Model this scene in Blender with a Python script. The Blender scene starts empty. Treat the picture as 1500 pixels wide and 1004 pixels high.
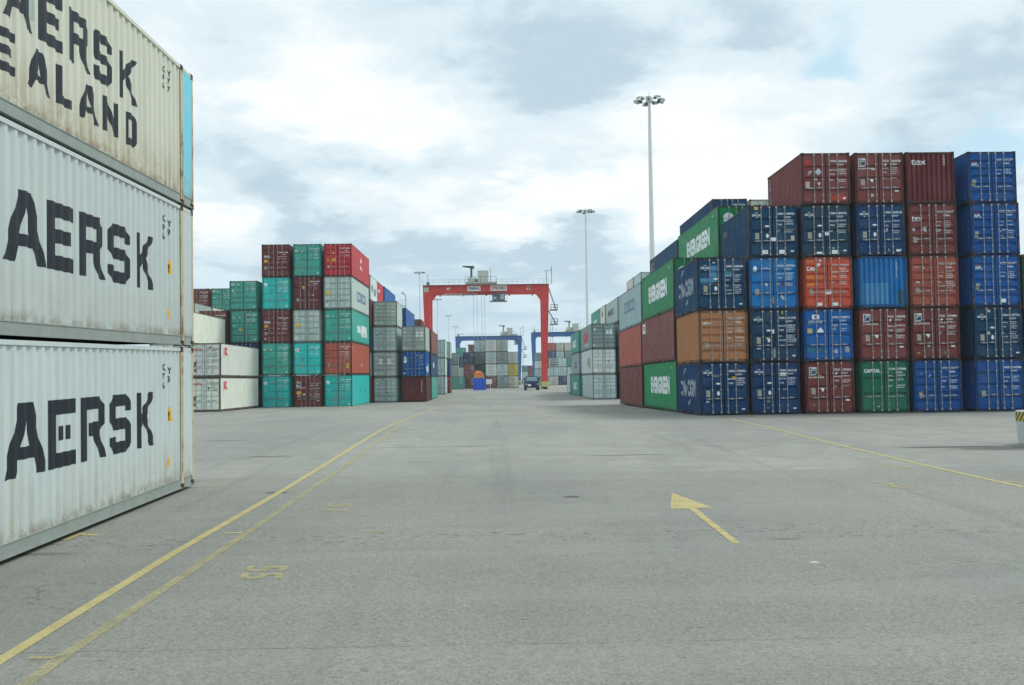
import bpy, bmesh, math, random
from mathutils import Vector, Matrix, noise
from mathutils.geometry import tessellate_polygon
random.seed(7)
R = math.radians
scene = bpy.context.scene
col = scene.collection
# ------------------------------------------------------------------ camera
F = 1455.0            # focal length in pixels of the 1500 px wide photograph
EZ = 2.54             # eye height over the ground under the camera
cam_d = bpy.data.cameras.new("camera"); cam = bpy.data.objects.new("camera", cam_d); col.objects.link(cam)
cam_d.sensor_width = 36.0; cam_d.lens = F/1500*36; cam_d.clip_start = 0.1; cam_d.clip_end = 6000
CM = (Matrix.Rotation(R(-1.016), 4, 'Z') @ Matrix.Rotation(R(90+2.206), 4, 'X') @ Matrix.Rotation(R(-0.8), 4, 'Z'))
cam.matrix_world = Matrix.Translation((0, 0, EZ)) @ CM
scene.camera = cam
def ray(px, py):
    return (CM.to_3x3() @ Vector(((px-750)/F, (502-py)/F, -1))).normalized()
def at(px, py, Y):
    d = ray(px, py); t = Y/d.y
    return Vector((d.x*t, Y, d.z*t+EZ))
# ------------------------------------------------------------------ light
SUN_EL, SUN_AZ = 54, 68       # azimuth measured from +Y towards +X
sun_d = bpy.data.lights.new("sun", 'SUN'); sun = bpy.data.objects.new("sun", sun_d); col.objects.link(sun)
sun_d.energy = 1.7; sun_d.angle = R(14); sun_d.color = (1.0, 0.965, 0.9)
sd = Vector((math.sin(R(SUN_AZ))*math.cos(R(SUN_EL)), math.cos(R(SUN_AZ))*math.cos(R(SUN_EL)), math.sin(R(SUN_EL))))
sun.rotation_euler = sd.to_track_quat('Z', 'Y').to_euler()
scene.view_settings.view_transform = 'Standard'
scene.view_settings.look = 'None'
scene.view_settings.exposure = 0.3
scene.view_settings.gamma = 1.0
# ------------------------------------------------------------------ node helpers
class NT:
    def __init__(s, nt): s.nt = nt; s.n = nt.nodes; s.l = nt.links
    def node(s, t, **k):
        nd = s.n.new(t)
        for a, b in k.items(): setattr(nd, a, b)
        return nd
    def set(s, sock, v):
        if v is None: return
        if hasattr(v, 'is_linked') or isinstance(v, bpy.types.NodeSocket): s.l.new(v, sock)
        else:
            if isinstance(v, (tuple, list, Vector)) and len(sock.default_value) == 4 and len(v) == 3: v = (*v, 1)
            sock.default_value = v
    def math(s, op, a, b=None, c=None, clamp=False):
        nd = s.node('ShaderNodeMath', operation=op); nd.use_clamp = clamp
        s.set(nd.inputs[0], a); s.set(nd.inputs[1], b)
        if c is not None: s.set(nd.inputs[2], c)
        return nd.outputs[0]
    def vmath(s, op, a, b=None):
        nd = s.node('ShaderNodeVectorMath', operation=op); s.set(nd.inputs[0], a); s.set(nd.inputs[1], b)
        return nd.outputs['Value'] if op in ('LENGTH', 'DOT_PRODUCT', 'DISTANCE') else nd.outputs[0]
    def mix(s, f, a, b, blend='MIX'):
        nd = s.node('ShaderNodeMix', data_type='RGBA', blend_type=blend); nd.clamp_factor = True
        s.set(nd.inputs[0], f); s.set(nd.inputs[6], a); s.set(nd.inputs[7], b)
        return nd.outputs[2]
    def noise(s, vec, scale, detail=4, rough=0.55, out=0, dist=0):
        nd = s.node('ShaderNodeTexNoise'); s.set(nd.inputs['Vector'], vec)
        nd.inputs['Scale'].default_value = scale; nd.inputs['Detail'].default_value = detail
        nd.inputs['Roughness'].default_value = rough; nd.inputs['Distortion'].default_value = dist
        return nd.outputs[out]
    def ramp(s, v, a, b, lo=0.0, hi=1.0):
        nd = s.node('ShaderNodeMapRange'); nd.clamp = True; nd.interpolation_type = 'SMOOTHSTEP'
        s.set(nd.inputs[0], v); s.set(nd.inputs[1], a); s.set(nd.inputs[2], b)
        nd.inputs[3].default_value = lo; nd.inputs[4].default_value = hi
        return nd.outputs[0]
    def mapping(s, vec, scale=(1,1,1), loc=(0,0,0), rot=(0,0,0)):
        nd = s.node('ShaderNodeMapping'); s.set(nd.inputs[0], vec)
        nd.inputs['Scale'].default_value = scale; s.set(nd.inputs['Location'], loc); nd.inputs['Rotation'].default_value = rot
        return nd.outputs[0]
    def sep(s, v):
        nd = s.node('ShaderNodeSeparateXYZ'); s.set(nd.inputs[0], v); return nd.outputs
    def comb(s, x, y, z):
        nd = s.node('ShaderNodeCombineXYZ'); s.set(nd.inputs[0], x); s.set(nd.inputs[1], y); s.set(nd.inputs[2], z); return nd.outputs[0]
# ------------------------------------------------------------------ sky
world = bpy.data.worlds.new("World"); scene.world = world; world.use_nodes = True
W_ = NT(world.node_tree); W_.n.clear()
sky = W_.node('ShaderNodeTexSky'); sky.sky_type = 'NISHITA'; sky.sun_disc = False
sky.sun_elevation = R(SUN_EL); sky.sun_rotation = R(SUN_AZ); sky.air_density = 1.2; sky.dust_density = 2.0; sky.ozone_density = 1.0
tc = W_.node('ShaderNodeTexCoord').outputs['Generated']
dn = W_.vmath('NORMALIZE', tc)
x_, y_, z_ = W_.sep(dn)[0:3]
zz = W_.math('ADD', W_.math('MAXIMUM', z_, 0.0), 0.22)
cl = W_.comb(W_.math('DIVIDE', x_, zz), W_.math('DIVIDE', y_, zz), W_.math('MULTIPLY', z_, 1.2))
wv = W_.vmath('SUBTRACT', W_.noise(cl, 3.0, 6, 0.6, 1), (0.5, 0.5, 0.5))
def vscale(v, k):
    nd = W_.node('ShaderNodeVectorMath', operation='SCALE'); W_.set(nd.inputs[0], v); nd.inputs[3].default_value = k; return nd.outputs[0]
wd = W_.vmath('ADD', dn, vscale(wv, 0.16))
def blob(px, py, rx, ry, amp, rot=0):
    """a soft patch of cloud cover centred on a direction; rx, ry are angular radii in pixels of the photograph"""
    d = ray(px, py); r = d.cross(Vector((0, 0, 1))).normalized(); u = r.cross(d).normalized()
    c, s = math.cos(R(rot)), math.sin(R(rot)); a = r*c+u*s; b = u*c-r*s
    o = W_.vmath('SUBTRACT', wd, tuple(d))
    p = W_.math('DIVIDE', W_.vmath('DOT_PRODUCT', o, tuple(a)), rx/F); q = W_.math('DIVIDE', W_.vmath('DOT_PRODUCT', o, tuple(b)), ry/F)
    e = W_.math('ADD', W_.math('MULTIPLY', p, p), W_.math('MULTIPLY', q, q))
    back = W_.math('GREATER_THAN', W_.vmath('DOT_PRODUCT', wd, tuple(d)), 0.3)
    return W_.math('MULTIPLY', W_.math('MULTIPLY', W_.math('EXPONENT', W_.math('MULTIPLY', e, -1.0)), amp), back)
def addall(lst):
    v = lst[0]
    for w in lst[1:]: v = W_.math('ADD', v, w)
    return v
fb = W_.noise(cl, 1.5, 8, 0.6)
fine = W_.noise(cl, 4.2, 8, 0.6, dist=0.4)
bright = addall([
    blob(490, 120, 120, 85, 0.62), blob(1000, 250, 170, 90, 0.6, 14), blob(660, 175, 95, 60, 0.45),
    blob(780, 300, 150, 40, 0.5, 10), blob(560, 275, 110, 40, 0.25), blob(330, 330, 60, 60, 0.55),
    blob(1110, 120, 80, 50, 0.25), blob(1270, 130, 80, 40, 0.25), blob(1080, 280, 90, 50, 0.3), blob(700, 30, 90, 50, 0.1),
    blob(240, 90, 60, 60, 0.15),
    blob(420, 210, 170, 45, -0.28), blob(290, 60, 120, 50, -0.15), blob(620, 50, 110, 70, -0.22), blob(830, 110, 150, 60, -0.45),
    blob(600, 235, 140, 35, -0.22), blob(400, 290, 90, 40, -0.3), blob(640, 390, 260, 40, -0.3), blob(840, 370, 140, 28, -0.28),
    blob(720, 480, 240, 60, -0.12), blob(1390, 120, 120, 70, -0.15), blob(1080, 30, 130, 50, -0.2), blob(1330, 200, 130, 40, -0.25), blob(1440, 80, 90, 60, -0.2), blob(560, 440, 160, 40, -0.15), blob(450, 330, 60, 40, -0.25)])
bl = W_.math('ADD', W_.math('ADD', W_.math('MULTIPLY', W_.math('SUBTRACT', fb, 0.5), 1.1), W_.math('MULTIPLY', W_.math('SUBTRACT', fine, 0.5), 1.15)), W_.math('ADD', bright, 0.47))
gap = addall([blob(1195, 85, 60, 32, 0.9, 15), blob(1150, 115, 50, 20, 0.4), blob(1400, 212, 95, 34, 1.0), blob(1240, 110, 40, 18, 0.5), blob(1480, 190, 60, 30, 0.5), blob(1270, 8, 50, 12, 0.6), blob(1470, 150, 45, 20, 0.3),
              blob(372, 325, 14, 14, 0.4), blob(620, 410, 300, 30, 0.25), blob(1210, 5, 40, 18, 0.4)])
gp = W_.ramp(W_.math('ADD', gap, W_.math('MULTIPLY', W_.math('SUBTRACT', fine, 0.5), 1.5)), 0.1, 1.15, 0.0, 0.9)
dark_c = (5.1, 6.5, 7.45); mid_c = (7.4, 8.6, 9.25); lite_c = (9.9, 10.2, 10.1)
c1 = W_.mix(W_.ramp(bl, 0.12, 0.5), dark_c, mid_c)
c2 = W_.mix(W_.ramp(bl, 0.48, 0.95), c1, lite_c)
skyb = W_.mix(0.8, sky.outputs[0], (5.2, 8.0, 9.5))
hz = W_.ramp(z_, 0.0, 0.16, 0.55, 0.0)
c3 = W_.mix(hz, c2, (5.5, 7.3, 8.4))
c4 = W_.mix(gp, c3, skyb)
below = W_.ramp(z_, -0.02, 0.0)
c5 = W_.mix(below, (2.6, 2.9, 2.9), c4)
bg = W_.node('ShaderNodeBackground'); W_.set(bg.inputs[0], c5); bg.inputs[1].default_value = 0.085
wo = W_.node('ShaderNodeOutputWorld'); W_.l.new(bg.outputs[0], wo.inputs[0])
# ------------------------------------------------------------------ materials
MATS = {}
def new_mat(name):
    m = bpy.data.materials.new(name); m.use_nodes = True
    t = NT(m.node_tree); t.n.clear()
    p = t.node('ShaderNodeBsdfPrincipled'); o = t.node('ShaderNodeOutputMaterial'); t.l.new(p.outputs[0], o.inputs[0])
    return m, t, p
def plain(name, c, rough=0.6, metal=0.0, var=0.15, scale=6):
    if name in MATS: return MATS[name]
    m, t, p = new_mat(name)
    oc = t.node('ShaderNodeTexCoord').outputs['Object']
    n = t.noise(oc, scale, 5)
    dk = tuple(v*(1-var) for v in c); lt = tuple(min(1, v*(1+var)) for v in c)
    t.set(p.inputs['Base Color'], t.mix(n, dk, lt)); p.inputs['Roughness'].default_value = rough; p.inputs['Metallic'].default_value = metal
    MATS[name] = m; return m
def paint(name, dark=1.0, rust=0.3, dirt=0.35, bump=0.25):
    """weathered steel paint; its hue is the colour carried by each object"""
    m, t, p = new_mat(name)
    oi = t.node('ShaderNodeObjectInfo'); oc = t.node('ShaderNodeTexCoord').outputs['Object']
    off = t.comb(t.math('MULTIPLY', oi.outputs['Random'], 37.0), t.math('MULTIPLY', oi.outputs['Random'], 91.0), t.math('MULTIPLY', oi.outputs['Random'], 13.0))
    v = t.vmath('ADD', oc, off)
    big = t.noise(v, 0.9, 4); med = t.noise(v, 3.5, 6, 0.65)
    streak = t.noise(t.mapping(v, (7, 7, 0.35)), 1.6, 5, 0.6)
    fine_ = t.noise(v, 26, 4, 0.7)
    base = t.mix(1.0, oi.outputs['Color'], (dark, dark, dark), 'MULTIPLY')
    hsv = t.node('ShaderNodeHueSaturation'); t.set(hsv.inputs['Color'], base)
    hsv.inputs['Hue'].default_value = 0.5
    t.set(hsv.inputs['Value'], t.math('ADD', 0.76, t.math('MULTIPLY', t.math('ADD', big, med), 0.42)))
    t.set(hsv.inputs['Saturation'], t.math('ADD', 0.84, t.math('MULTIPLY', med, 0.3)))
    c = hsv.outputs[0]
    # chalky fading and grime that runs down the sheet
    fade = t.ramp(t.math('ADD', t.math('MULTIPLY', big, 0.6), t.math('MULTIPLY', streak, 0.5)), 0.5, 0.8, 0, 0.12)
    c = t.mix(fade, c, (0.33, 0.34, 0.33))
    grime = t.ramp(streak, 0.48, 0.8, 0, dirt)
    c = t.mix(grime, c, (0.05, 0.047, 0.04))
    rs = t.ramp(t.math('ADD', t.math('MULTIPLY', med, 0.55), t.math('MULTIPLY', streak, 0.5)), 0.64-0.12*rust, 0.74-0.1*rust, 0, 0.8*min(1, rust*2))
    c = t.mix(rs, c, t.mix(fine_, (0.09, 0.035, 0.015), (0.24, 0.11, 0.05)))
    t.set(p.inputs['Base Color'], c)
    t.set(p.inputs['Roughness'], t.ramp(med, 0.3, 0.7, 0.45, 0.68)); p.inputs['Specular IOR Level'].default_value = 0.22
    b = t.node('ShaderNodeBump'); b.inputs['Strength'].default_value = bump; b.inputs['Distance'].default_value = 0.02
    t.set(b.inputs['Height'], t.math('ADD', t.noise(v, 1.8, 3), t.math('MULTIPLY', fine_, 0.06))); t.l.new(b.outputs[0], p.inputs['Normal'])
    MATS[name] = m; return m
P_WALL = paint('container_paint', 1.0, 0.28, 0.35)
P_DOOR = paint('door_paint', 1.0, 0.22, 0.3, 0.1)
P_FRAME = paint('frame_paint', 0.42, 0.8, 0.7, 0.2)
P_CLEAN = paint('gantry_paint', 1.0, 0.1, 0.22, 0.05)
P_RAIL = plain('rail_grey', (0.27, 0.31, 0.28), 0.6, 0, 0.25, 3)
M_CAST = plain('casting_rust', (0.13, 0.085, 0.06), 0.85, 0.1, 0.45, 9)
M_CASTG = plain('casting_grey', (0.1, 0.078, 0.06), 0.8, 0.2, 0.4, 9)
M_ROD = plain('galvanised_rod', (0.36, 0.37, 0.37), 0.45, 0.5, 0.3, 14)
M_DARK = plain('hole_shade_and_trim', (0.015, 0.015, 0.016), 0.9)  # near black: shade painted into casting holes; also undersides and truck trim
M_RUBBER = plain('tyre_rubber', (0.02, 0.02, 0.02), 0.9)
M_POLE = plain('pole_steel', (0.8, 0.82, 0.81), 0.5, 0.0, 0.06, 2)
M_LAMPB = plain('lamp_body', (0.62, 0.66, 0.66), 0.5, 0.3, 0.2, 5)
M_GLASS = plain('lamp_glass', (0.5, 0.55, 0.56), 0.15, 0.0, 0.1, 3)
M_CONC = plain('painted_concrete', (0.5, 0.53, 0.52), 0.85, 0, 0.12, 5)
def markmat(c):
    k = 'mark_%d_%d_%d' % tuple(int(v*100) for v in c[:3])
    if k in MATS: return MATS[k]
    m, t, p = new_mat('marking_paint'); oc = t.node('ShaderNodeTexCoord').outputs['Object']
    n = t.noise(t.mapping(oc, (3, 3, 1)), 5, 6, 0.7)
    t.set(p.inputs['Base Color'], t.mix(t.ramp(n, 0.45, 0.72, 0, 0.42), tuple(c), tuple(v*0.6+0.05 if v > .3 else v*1.1+.01 for v in c)))
    p.inputs['Roughness'].default_value = 0.55
    MATS[k] = m; return m
# ------------------------------------------------------------------ mesh helpers
class MB:
    def __init__(s): s.v = []; s.f = []; s.m = []; s.cur = 0
    def quad(s, a, b, c, d):
        n = len(s.v); s.v += [a, b, c, d]; s.f.append((n, n+1, n+2, n+3)); s.m.append(s.cur)
    def box(s, x0, x1, y0, y1, z0, z1):
        n = len(s.v)
        s.v += [(x, y, z) for z in (z0, z1) for y in (y0, y1) for x in (x0, x1)]
        for q in ((0, 2, 3, 1), (4, 5, 7, 6), (0, 1, 5, 4), (2, 6, 7, 3), (0, 4, 6, 2), (1, 3, 7, 5)):
            s.f.append(tuple(n+i for i in q)); s.m.append(s.cur)
    def hex8(s, pts):   # bottom 4 ccw, top 4 ccw
        n = len(s.v); s.v += [tuple(p) for p in pts]
        for q in ((3, 2, 1, 0), (4, 5, 6, 7), (0, 1, 5, 4), (1, 2, 6, 5), (2, 3, 7, 6), (3, 0, 4, 7)):
            s.f.append(tuple(n+i for i in q)); s.m.append(s.cur)
    def tube(s, a, b, r0, r1=None, seg=8, cap=True):
        r1 = r0 if r1 is None else r1
        a = Vector(a); b = Vector(b); d = (b-a).normalized()
        u = d.orthogonal().normalized(); w = d.cross(u); n = len(s.v)
        for P, r in ((a, r0), (b, r1)):
            for i in range(seg):
                t = 2*math.pi*i/seg; s.v.append(tuple(P+u*math.cos(t)*r+w*math.sin(t)*r))
        for i in range(seg):
            j = (i+1) % seg; s.f.append((n+i, n+j, n+seg+j, n+seg+i)); s.m.append(s.cur)
        if cap:
            s.f.append(tuple(n+seg-1-i for i in range(seg))); s.m.append(s.cur)
            s.f.append(tuple(n+seg+i for i in range(seg))); s.m.append(s.cur)
    def mesh(s, name, mats):
        me = bpy.data.meshes.new(name); me.from_pydata(s.v, [], s.f)
        for m in mats: me.materials.append(m)
        if max(s.m, default=0): me.polygons.foreach_set('material_index', s.m)
        me.update(); return me
def link(name, data, parent=None, loc=(0, 0, 0), rot=None, color=None):
    o = bpy.data.objects.new(name, data); col.objects.link(o); o.parent = parent; o.location = loc
    if rot: o.rotation_euler = rot
    if color: o.color = (*color, 1)
    return o
def tag(o, label=None, cat=None, group=None, kind=None):
    if label: o['label'] = label
    if cat: o['category'] = cat
    if group: o['group'] = group
    if kind: o['kind'] = kind
    return o
# ------------------------------------------------------------------ ground profile
GP = [(-60, -3.4), (0, -2.54), (22, -2.13), (30, -1.975), (38, -1.86), (44, -1.835), (49, -1.85), (56, -1.9), (68, -1.99), (80, -2.04), (102, -2.04),
      (125, -1.9), (150, -1.75), (194, -1.72), (212, -1.55), (300, -1.4), (4000, -1.4)]
def gz(Y):
    for (a, p), (b, q) in zip(GP, GP[1:]):
        if a <= Y <= b: return p+(q-p)*(Y-a)/(b-a)+EZ
    return GP[-1][1]+EZ
def gpx(px, py):
    """where the line of sight through a pixel meets the ground"""
    d = ray(px, py); Y = 3.0
    while Y < 600:
        if EZ+d.z/d.y*Y <= gz(Y): break
        Y += 0.02
    return Vector((d.x/d.y*Y, Y, gz(Y)))
# ------------------------------------------------------------------ painted shapes and writing
TXT = {}
def text_geo(s, bold=0.0):
    k = (s, bold)
    if k in TXT: return TXT[k]
    cu = bpy.data.curves.new('writing', 'FONT'); cu.body = s; cu.size = 1.0; cu.resolution_u = 2; cu.offset = bold+.012
    o = bpy.data.objects.new('writing', cu); col.objects.link(o)
    me = bpy.data.meshes.new_from_object(o)
    vs = [(v.co.x, v.co.y) for v in me.vertices]; fs = [tuple(p.vertices) for p in me.polygons]
    bpy.data.objects.remove(o); bpy.data.curves.remove(cu); bpy.data.meshes.remove(me)
    if vs:
        x0 = min(v[0] for v in vs); x1 = max(v[0] for v in vs)
        h = 0.72
        vs = [((x-x0)/h, y/h) for x, y in vs]; w = (x1-x0)/h
    else: w = 0
    TXT[k] = (vs, fs, w); return TXT[k]
def poly_geo(loops):
    loops3 = [[Vector((x, y, 0)) for x, y in lp] for lp in loops]
    tri = tessellate_polygon(loops3); vs = [p for lp in loops for p in lp]
    out = []
    for a, b, c in tri:
        A, B, C_ = vs[a], vs[b], vs[c]
        cr = (B[0]-A[0])*(C_[1]-A[1])-(B[1]-A[1])*(C_[0]-A[0])
        if abs(cr) < 1e-9: continue
        out.append((a, b, c) if cr > 0 else (a, c, b))
    return vs, out
def disc(cx, cy, rx, ry=None, n=14):
    ry = ry or rx
    return [[(cx+rx*math.cos(2*math.pi*i/n), cy+ry*math.sin(2*math.pi*i/n)) for i in range(n)]]
def rect(a, b, c, d): return [[(a, b), (c, b), (c, d), (a, d)]]
LET = {
 'M': [[(0,0),(.25,0),(.25,.58),(.5,.15),(.75,.58),(.75,0),(1,0),(1,1),(.78,1),(.5,.52),(.22,1),(0,1)]],
 'A': [[(0,0),(.25,0),(.33,.23),(.69,.23),(.77,0),(1.02,0),(.67,1),(.36,1)], [(.4,.4),(.63,.4),(.515,.78)]],
 'E': [[(0,0),(.95,0),(.95,.22),(.29,.22),(.29,.4),(.85,.4),(.85,.61),(.29,.61),(.29,.78),(.95,.78),(.95,1),(0,1)]],
 'R': [[(0,0),(.28,0),(.28,.38),(.5,.38),(.74,0),(1.02,0),(.8,.42),(.95,.55),(.95,.86),(.8,1),(0,1)], [(.28,.59),(.67,.59),(.67,.8),(.28,.8)]],
 'S': [[(.15,0),(.8,0),(.95,.15),(.95,.45),(.8,.6),(.28,.6),(.28,.8),(.68,.8),(.68,.71),(.95,.71),(.95,.86),(.8,1),(.15,1),(0,.86),(0,.55),(.15,.4),(.67,.4),(.67,.2),(.28,.2),(.28,.29),(0,.29),(0,.15)]],
 'K': [[(0,0),(.2,0),(.2,.37),(.34,.49),(.74,0),(1.03,0),(.52,.56),(1.0,1),(.73,1),(.2,.6),(.2,1),(0,1)]],
 'L': [[(0,0),(.95,0),(.95,.24),(.3,.24),(.3,1),(0,1)]],
 'N': [[(0,0),(.28,0),(.28,.58),(.66,0),(.95,0),(.95,1),(.67,1),(.67,.42),(.29,1),(0,1)]],
 'D': [[(0,0),(.75,0),(.95,.18),(.95,.82),(.75,1),(0,1)], [(.28,.22),(.67,.22),(.67,.78),(.28,.78)]],
}
def build_marks(items, face, L=0, Wd=2.438, breaks=(), depth=lambda a: 0.0, name='marking', lift=0.004):
    """items: (kind, ..., colour, layer). Each shape is cut at the folds of the sheet it is painted on and laid onto it."""
    bm = bmesh.new(); mats = []; 
    for it in items:
        kind = it[0]; colr = it[-2]; layer = it[-1]
        if kind == 'text':
            _, s, x, z, h, bold, wfix = it[:7]
            vs, fs, w = text_geo(s, bold)
            sx = h if not wfix else wfix/max(w, 1e-3)
            vs = [(x+a*sx, z+b*h) for a, b in vs]
        elif kind == 'vtext':   # letters under each other
            _, s, x, z, h = it[:5]; vs, fs = [], []
            for i, ch in enumerate(s):
                if ch == ' ': continue
                a_, b_, w_ = text_geo(ch, 0.01); n0 = len(vs)
                vs += [(x+p*h, z-i*h*1.35+q*h) for p, q in a_]; fs += [tuple(n0+j for j in f) for f in b_]
        else:
            vs, fs = poly_geo(it[1])
        m = markmat(colr)
        if m not in mats: mats.append(m)
        mi = mats.index(m)
        b2 = bmesh.new(); bv = [b2.verts.new((a, b, 0)) for a, b in vs]
        for f in fs:
            try: b2.faces.new([bv[i] for i in f])
            except ValueError: pass
        ax = (0, 1, 0) if face == 'front' else (1, 0, 0)
        lo = min(v[1] if face == 'front' else v[0] for v in vs); hi = max(v[1] if face == 'front' else v[0] for v in vs)
        for br in breaks:
            if lo < br < hi:
                bmesh.ops.bisect_plane(b2, geom=b2.verts[:]+b2.edges[:]+b2.faces[:], plane_co=tuple(br*c for c in ax), plane_no=ax)
        off = lift*(1+layer)
        mp = {}
        for v in b2.verts:
            u, w = v.co.x, v.co.y
            if face == 'front': p = (u-Wd/2, depth(w)-off, w)
            elif face == 'left': p = (-Wd/2-off+depth(L-u), L-u, w)
            else: p = (Wd/2+off-depth(u), u, w)
            mp[v] = bm.verts.new(p)
        for f in b2.faces:
            try: nf = bm.faces.new([mp[v] for v in f.verts]); nf.material_index = mi
            except ValueError: pass
        b2.free()
    me = bpy.data.meshes.new(name); bm.to_mesh(me); bm.free()
    for m in mats: me.materials.append(m)
    return me
# ------------------------------------------------------------------ containers
WD = 2.438
CACHE = {}
def cached(key, fn):
    if key not in CACHE: CACHE[key] = fn()
    return CACHE[key]
PITCH = 0.278
def corr(y0, y1, dep, pitch=PITCH):
    n = max(1, round((y1-y0)/pitch)); p = (y1-y0)/n; pts = []
    for i in range(n):
        s = y0+i*p
        pts += [(s, 0.0), (s+p*.27, 0.0), (s+p*.5, dep), (s+p*.77, dep)]
    pts.append((y1, 0.0)); return pts
def endcorr(y0, y1):
    n = round((y1-y0)/.25); p = (y1-y0)/n; pts = []
    for i in range(n):
        s = y0+i*p; pts += [(s, 0.0), (s+p*.5, 0.0), (s+p*.62, .085), (s+p*.88, .085)]
    pts.append((y1, 0.0)); return pts
def interp(pts):
    def f(a):
        if a <= pts[0][0] or a >= pts[-1][0]: return 0.0
        lo, hi = 0, len(pts)-1
        while hi-lo > 1:
            m = (lo+hi)//2
            if pts[m][0] <= a: lo = m
            else: hi = m
        (p, q), (r, s) = pts[lo], pts[hi]
        return q+(s-q)*(a-p)/max(1e-9, r-p)
    return f
def side_mesh(L, H, flat):
    b = MB(); x = 0.0
    pts = [(0.15, 0.0), (L-.15, 0.0)] if flat else corr(0.15, L-.15, .05)
    for (a, d), (c, e) in zip(pts, pts[1:]):
        b.quad((-d, a, .14), (-e, c, .14), (-e, c, H-.06), (-d, a, H-.06))
    if flat:   # sheets of a flat-sided box butt at thin joints
        k = 1.2
        while k < L-.5:
            b.box(-.001, .003, k-.012, k+.012, .15, H-.07); k += 1.2
    return b.mesh('side_wall', [P_WALL])
def groove_profile(H, n):
    """door sheet: n pressed-in bands"""
    z0, z1 = .16, H-.12; pts = [(z0, 0.0)]
    for i in range(n):
        c = z0+(z1-z0)*(i+1)/(n+1); h = .05 if n < 4 else .065
        pts += [(c-h-.08, 0.0), (c-.01, .085), (c+h, .085), (c+h+.025, 0.0)]
    pts.append((z1, 0.0)); return pts
def door_mesh(H, n, sx):
    b = MB(); x0, x1 = (.122, 1.192) if sx < 0 else (1.246, 2.316)
    x0 -= WD/2; x1 -= WD/2; y = .02
    b.box(x0, x1, y+.088, y+.1, .16, H-.12)
    b.box(x0, x0+.05, y-.004, y+.034, .16, H-.12); b.box(x1-.05, x1, y-.004, y+.034, .16, H-.12)
    for (a, d), (c, e) in zip(groove_profile(H, n), groove_profile(H, n)[1:]):
        b.quad((x0+.05, y+d, a), (x1-.05, y+d, a), (x1-.05, y+e, c), (x0+.05, y+e, c))
    # hinges on the outer edge
    hx = x0-.03 if sx < 0 else x1-.03
    for k in range(4):
        zc = .35+(H-.7)*k/3; b.box(hx, hx+.06, y-.02, y+.0, zc-.05, zc+.05)
    return b.mesh('door', [P_DOOR])
RODX = (.63, 1.05, 1.39, 1.80)
def rod_mesh(H, i, b=None):
    own = b is None
    b = b or MB(); x = RODX[i]-WD/2
    b.tube((x, -.035, .07), (x, -.035, H-.04), .019, seg=6)
    for z in (.1, H-.14): b.box(x-.045, x+.045, -.055, .012, z, z+.075)
    for z in (.45, 1.25, H-.6): b.box(x-.04, x+.04, -.05, .016, z-.03, z+.03)
    if own: return b.mesh('lock_rod', [M_ROD])
def handle_mesh(H, i, b=None):
    own = b is None
    b = b or MB(); x = RODX[i]-WD/2; z = .78+(i % 2)*.02; d = -1 if i < 2 else 1
    b.box(min(x, x+d*.36), max(x, x+d*.36), -.065, -.045, z, z+.035)
    b.box(x+d*.18-.03, x+d*.18+.03, -.07, .015, z-.02, z+.07)
    if own: return b.mesh('handle', [M_ROD])
def casting_mesh():
    b = bmesh.new(); bmesh.ops.create_cube(b, size=1.0)
    for v in b.verts: v.co = Vector((v.co.x*.162, v.co.y*.178, v.co.z*.118))
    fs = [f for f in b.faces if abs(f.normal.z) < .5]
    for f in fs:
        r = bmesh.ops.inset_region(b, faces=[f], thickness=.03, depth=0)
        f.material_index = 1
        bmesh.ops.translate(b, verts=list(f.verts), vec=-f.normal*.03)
    me = bpy.data.meshes.new('corner_casting'); b.to_mesh(me); b.free()
    me.materials.append(M_CASTG); me.materials.append(M_DARK); return me
CAST_POS = lambda L, H: [(sx*(WD/2-.079), y, z) for sx in (-1, 1) for y in (.087, L-.087) for z in (.057, H-.057)]
def frame_mesh(L, H, cast, front):
    b = MB(); h = WD/2; x = h-.003
    for sx in (-1, 1):
        a, c = (sx*h*1.0, sx*(h-.1)) if sx < 0 else (h-.1, h)
        for y0, y1 in ((0, .15), (L-.15, L)): b.box(min(a, c), max(a, c), y0, y1, .118, H-.118)
        o, i = sx*x, sx*(x-.06)
        b.box(min(o, i), max(o, i), .176, L-.176, H-.075, H-.008)
        ys = [.176]
        if L < 7: ys += [L/2-1.2, L/2-.84, L/2+.84, L/2+1.2]
        elif L < 13: ys += [L/2-1.2, L/2-.84, L/2+.84, L/2+1.2]
        ys.append(L-.176)
        for k in range(0, len(ys), 2): b.box(min(o, i), max(o, i), ys[k], ys[k+1], .018, .16)
        if len(ys) > 2:
            for k in (1, 3): b.box(min(o, i), max(o, i), ys[k], ys[k+1], .13, .16)
    for y0, y1 in ((.01, .12), (L-.12, L-.01)):
        b.box(-h+.165, h-.165, y0, y1, H-.12, H-.012)
        b.box(-h+.165, -.62, y0, y1, .015, .158); b.box(.62, h-.165, y0, y1, .015, .158); b.box(-.62, .62, y0, y1, .03, .158)
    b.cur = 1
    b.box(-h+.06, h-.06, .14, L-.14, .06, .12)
    if L > 5: 
        for yy in (L/2-1.02, L/2+1.02): b.box(-h+.07, h-.07, yy-.18, yy-.17, .02, .06)
    b.cur = 2
    b.box(-h+.07, h-.07, .13, L-.13, H-.05, H-.02)
    b.cur = 1
    if cast:
        b.cur = 3
        for (cx, cy, cz) in CAST_POS(L, H): b.box(cx-.081, cx+.081, cy-.089, cy+.089, cz-.059, cz+.059)
    return b.mesh('frame', [P_FRAME, M_DARK, P_WALL, M_CASTG])
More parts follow.
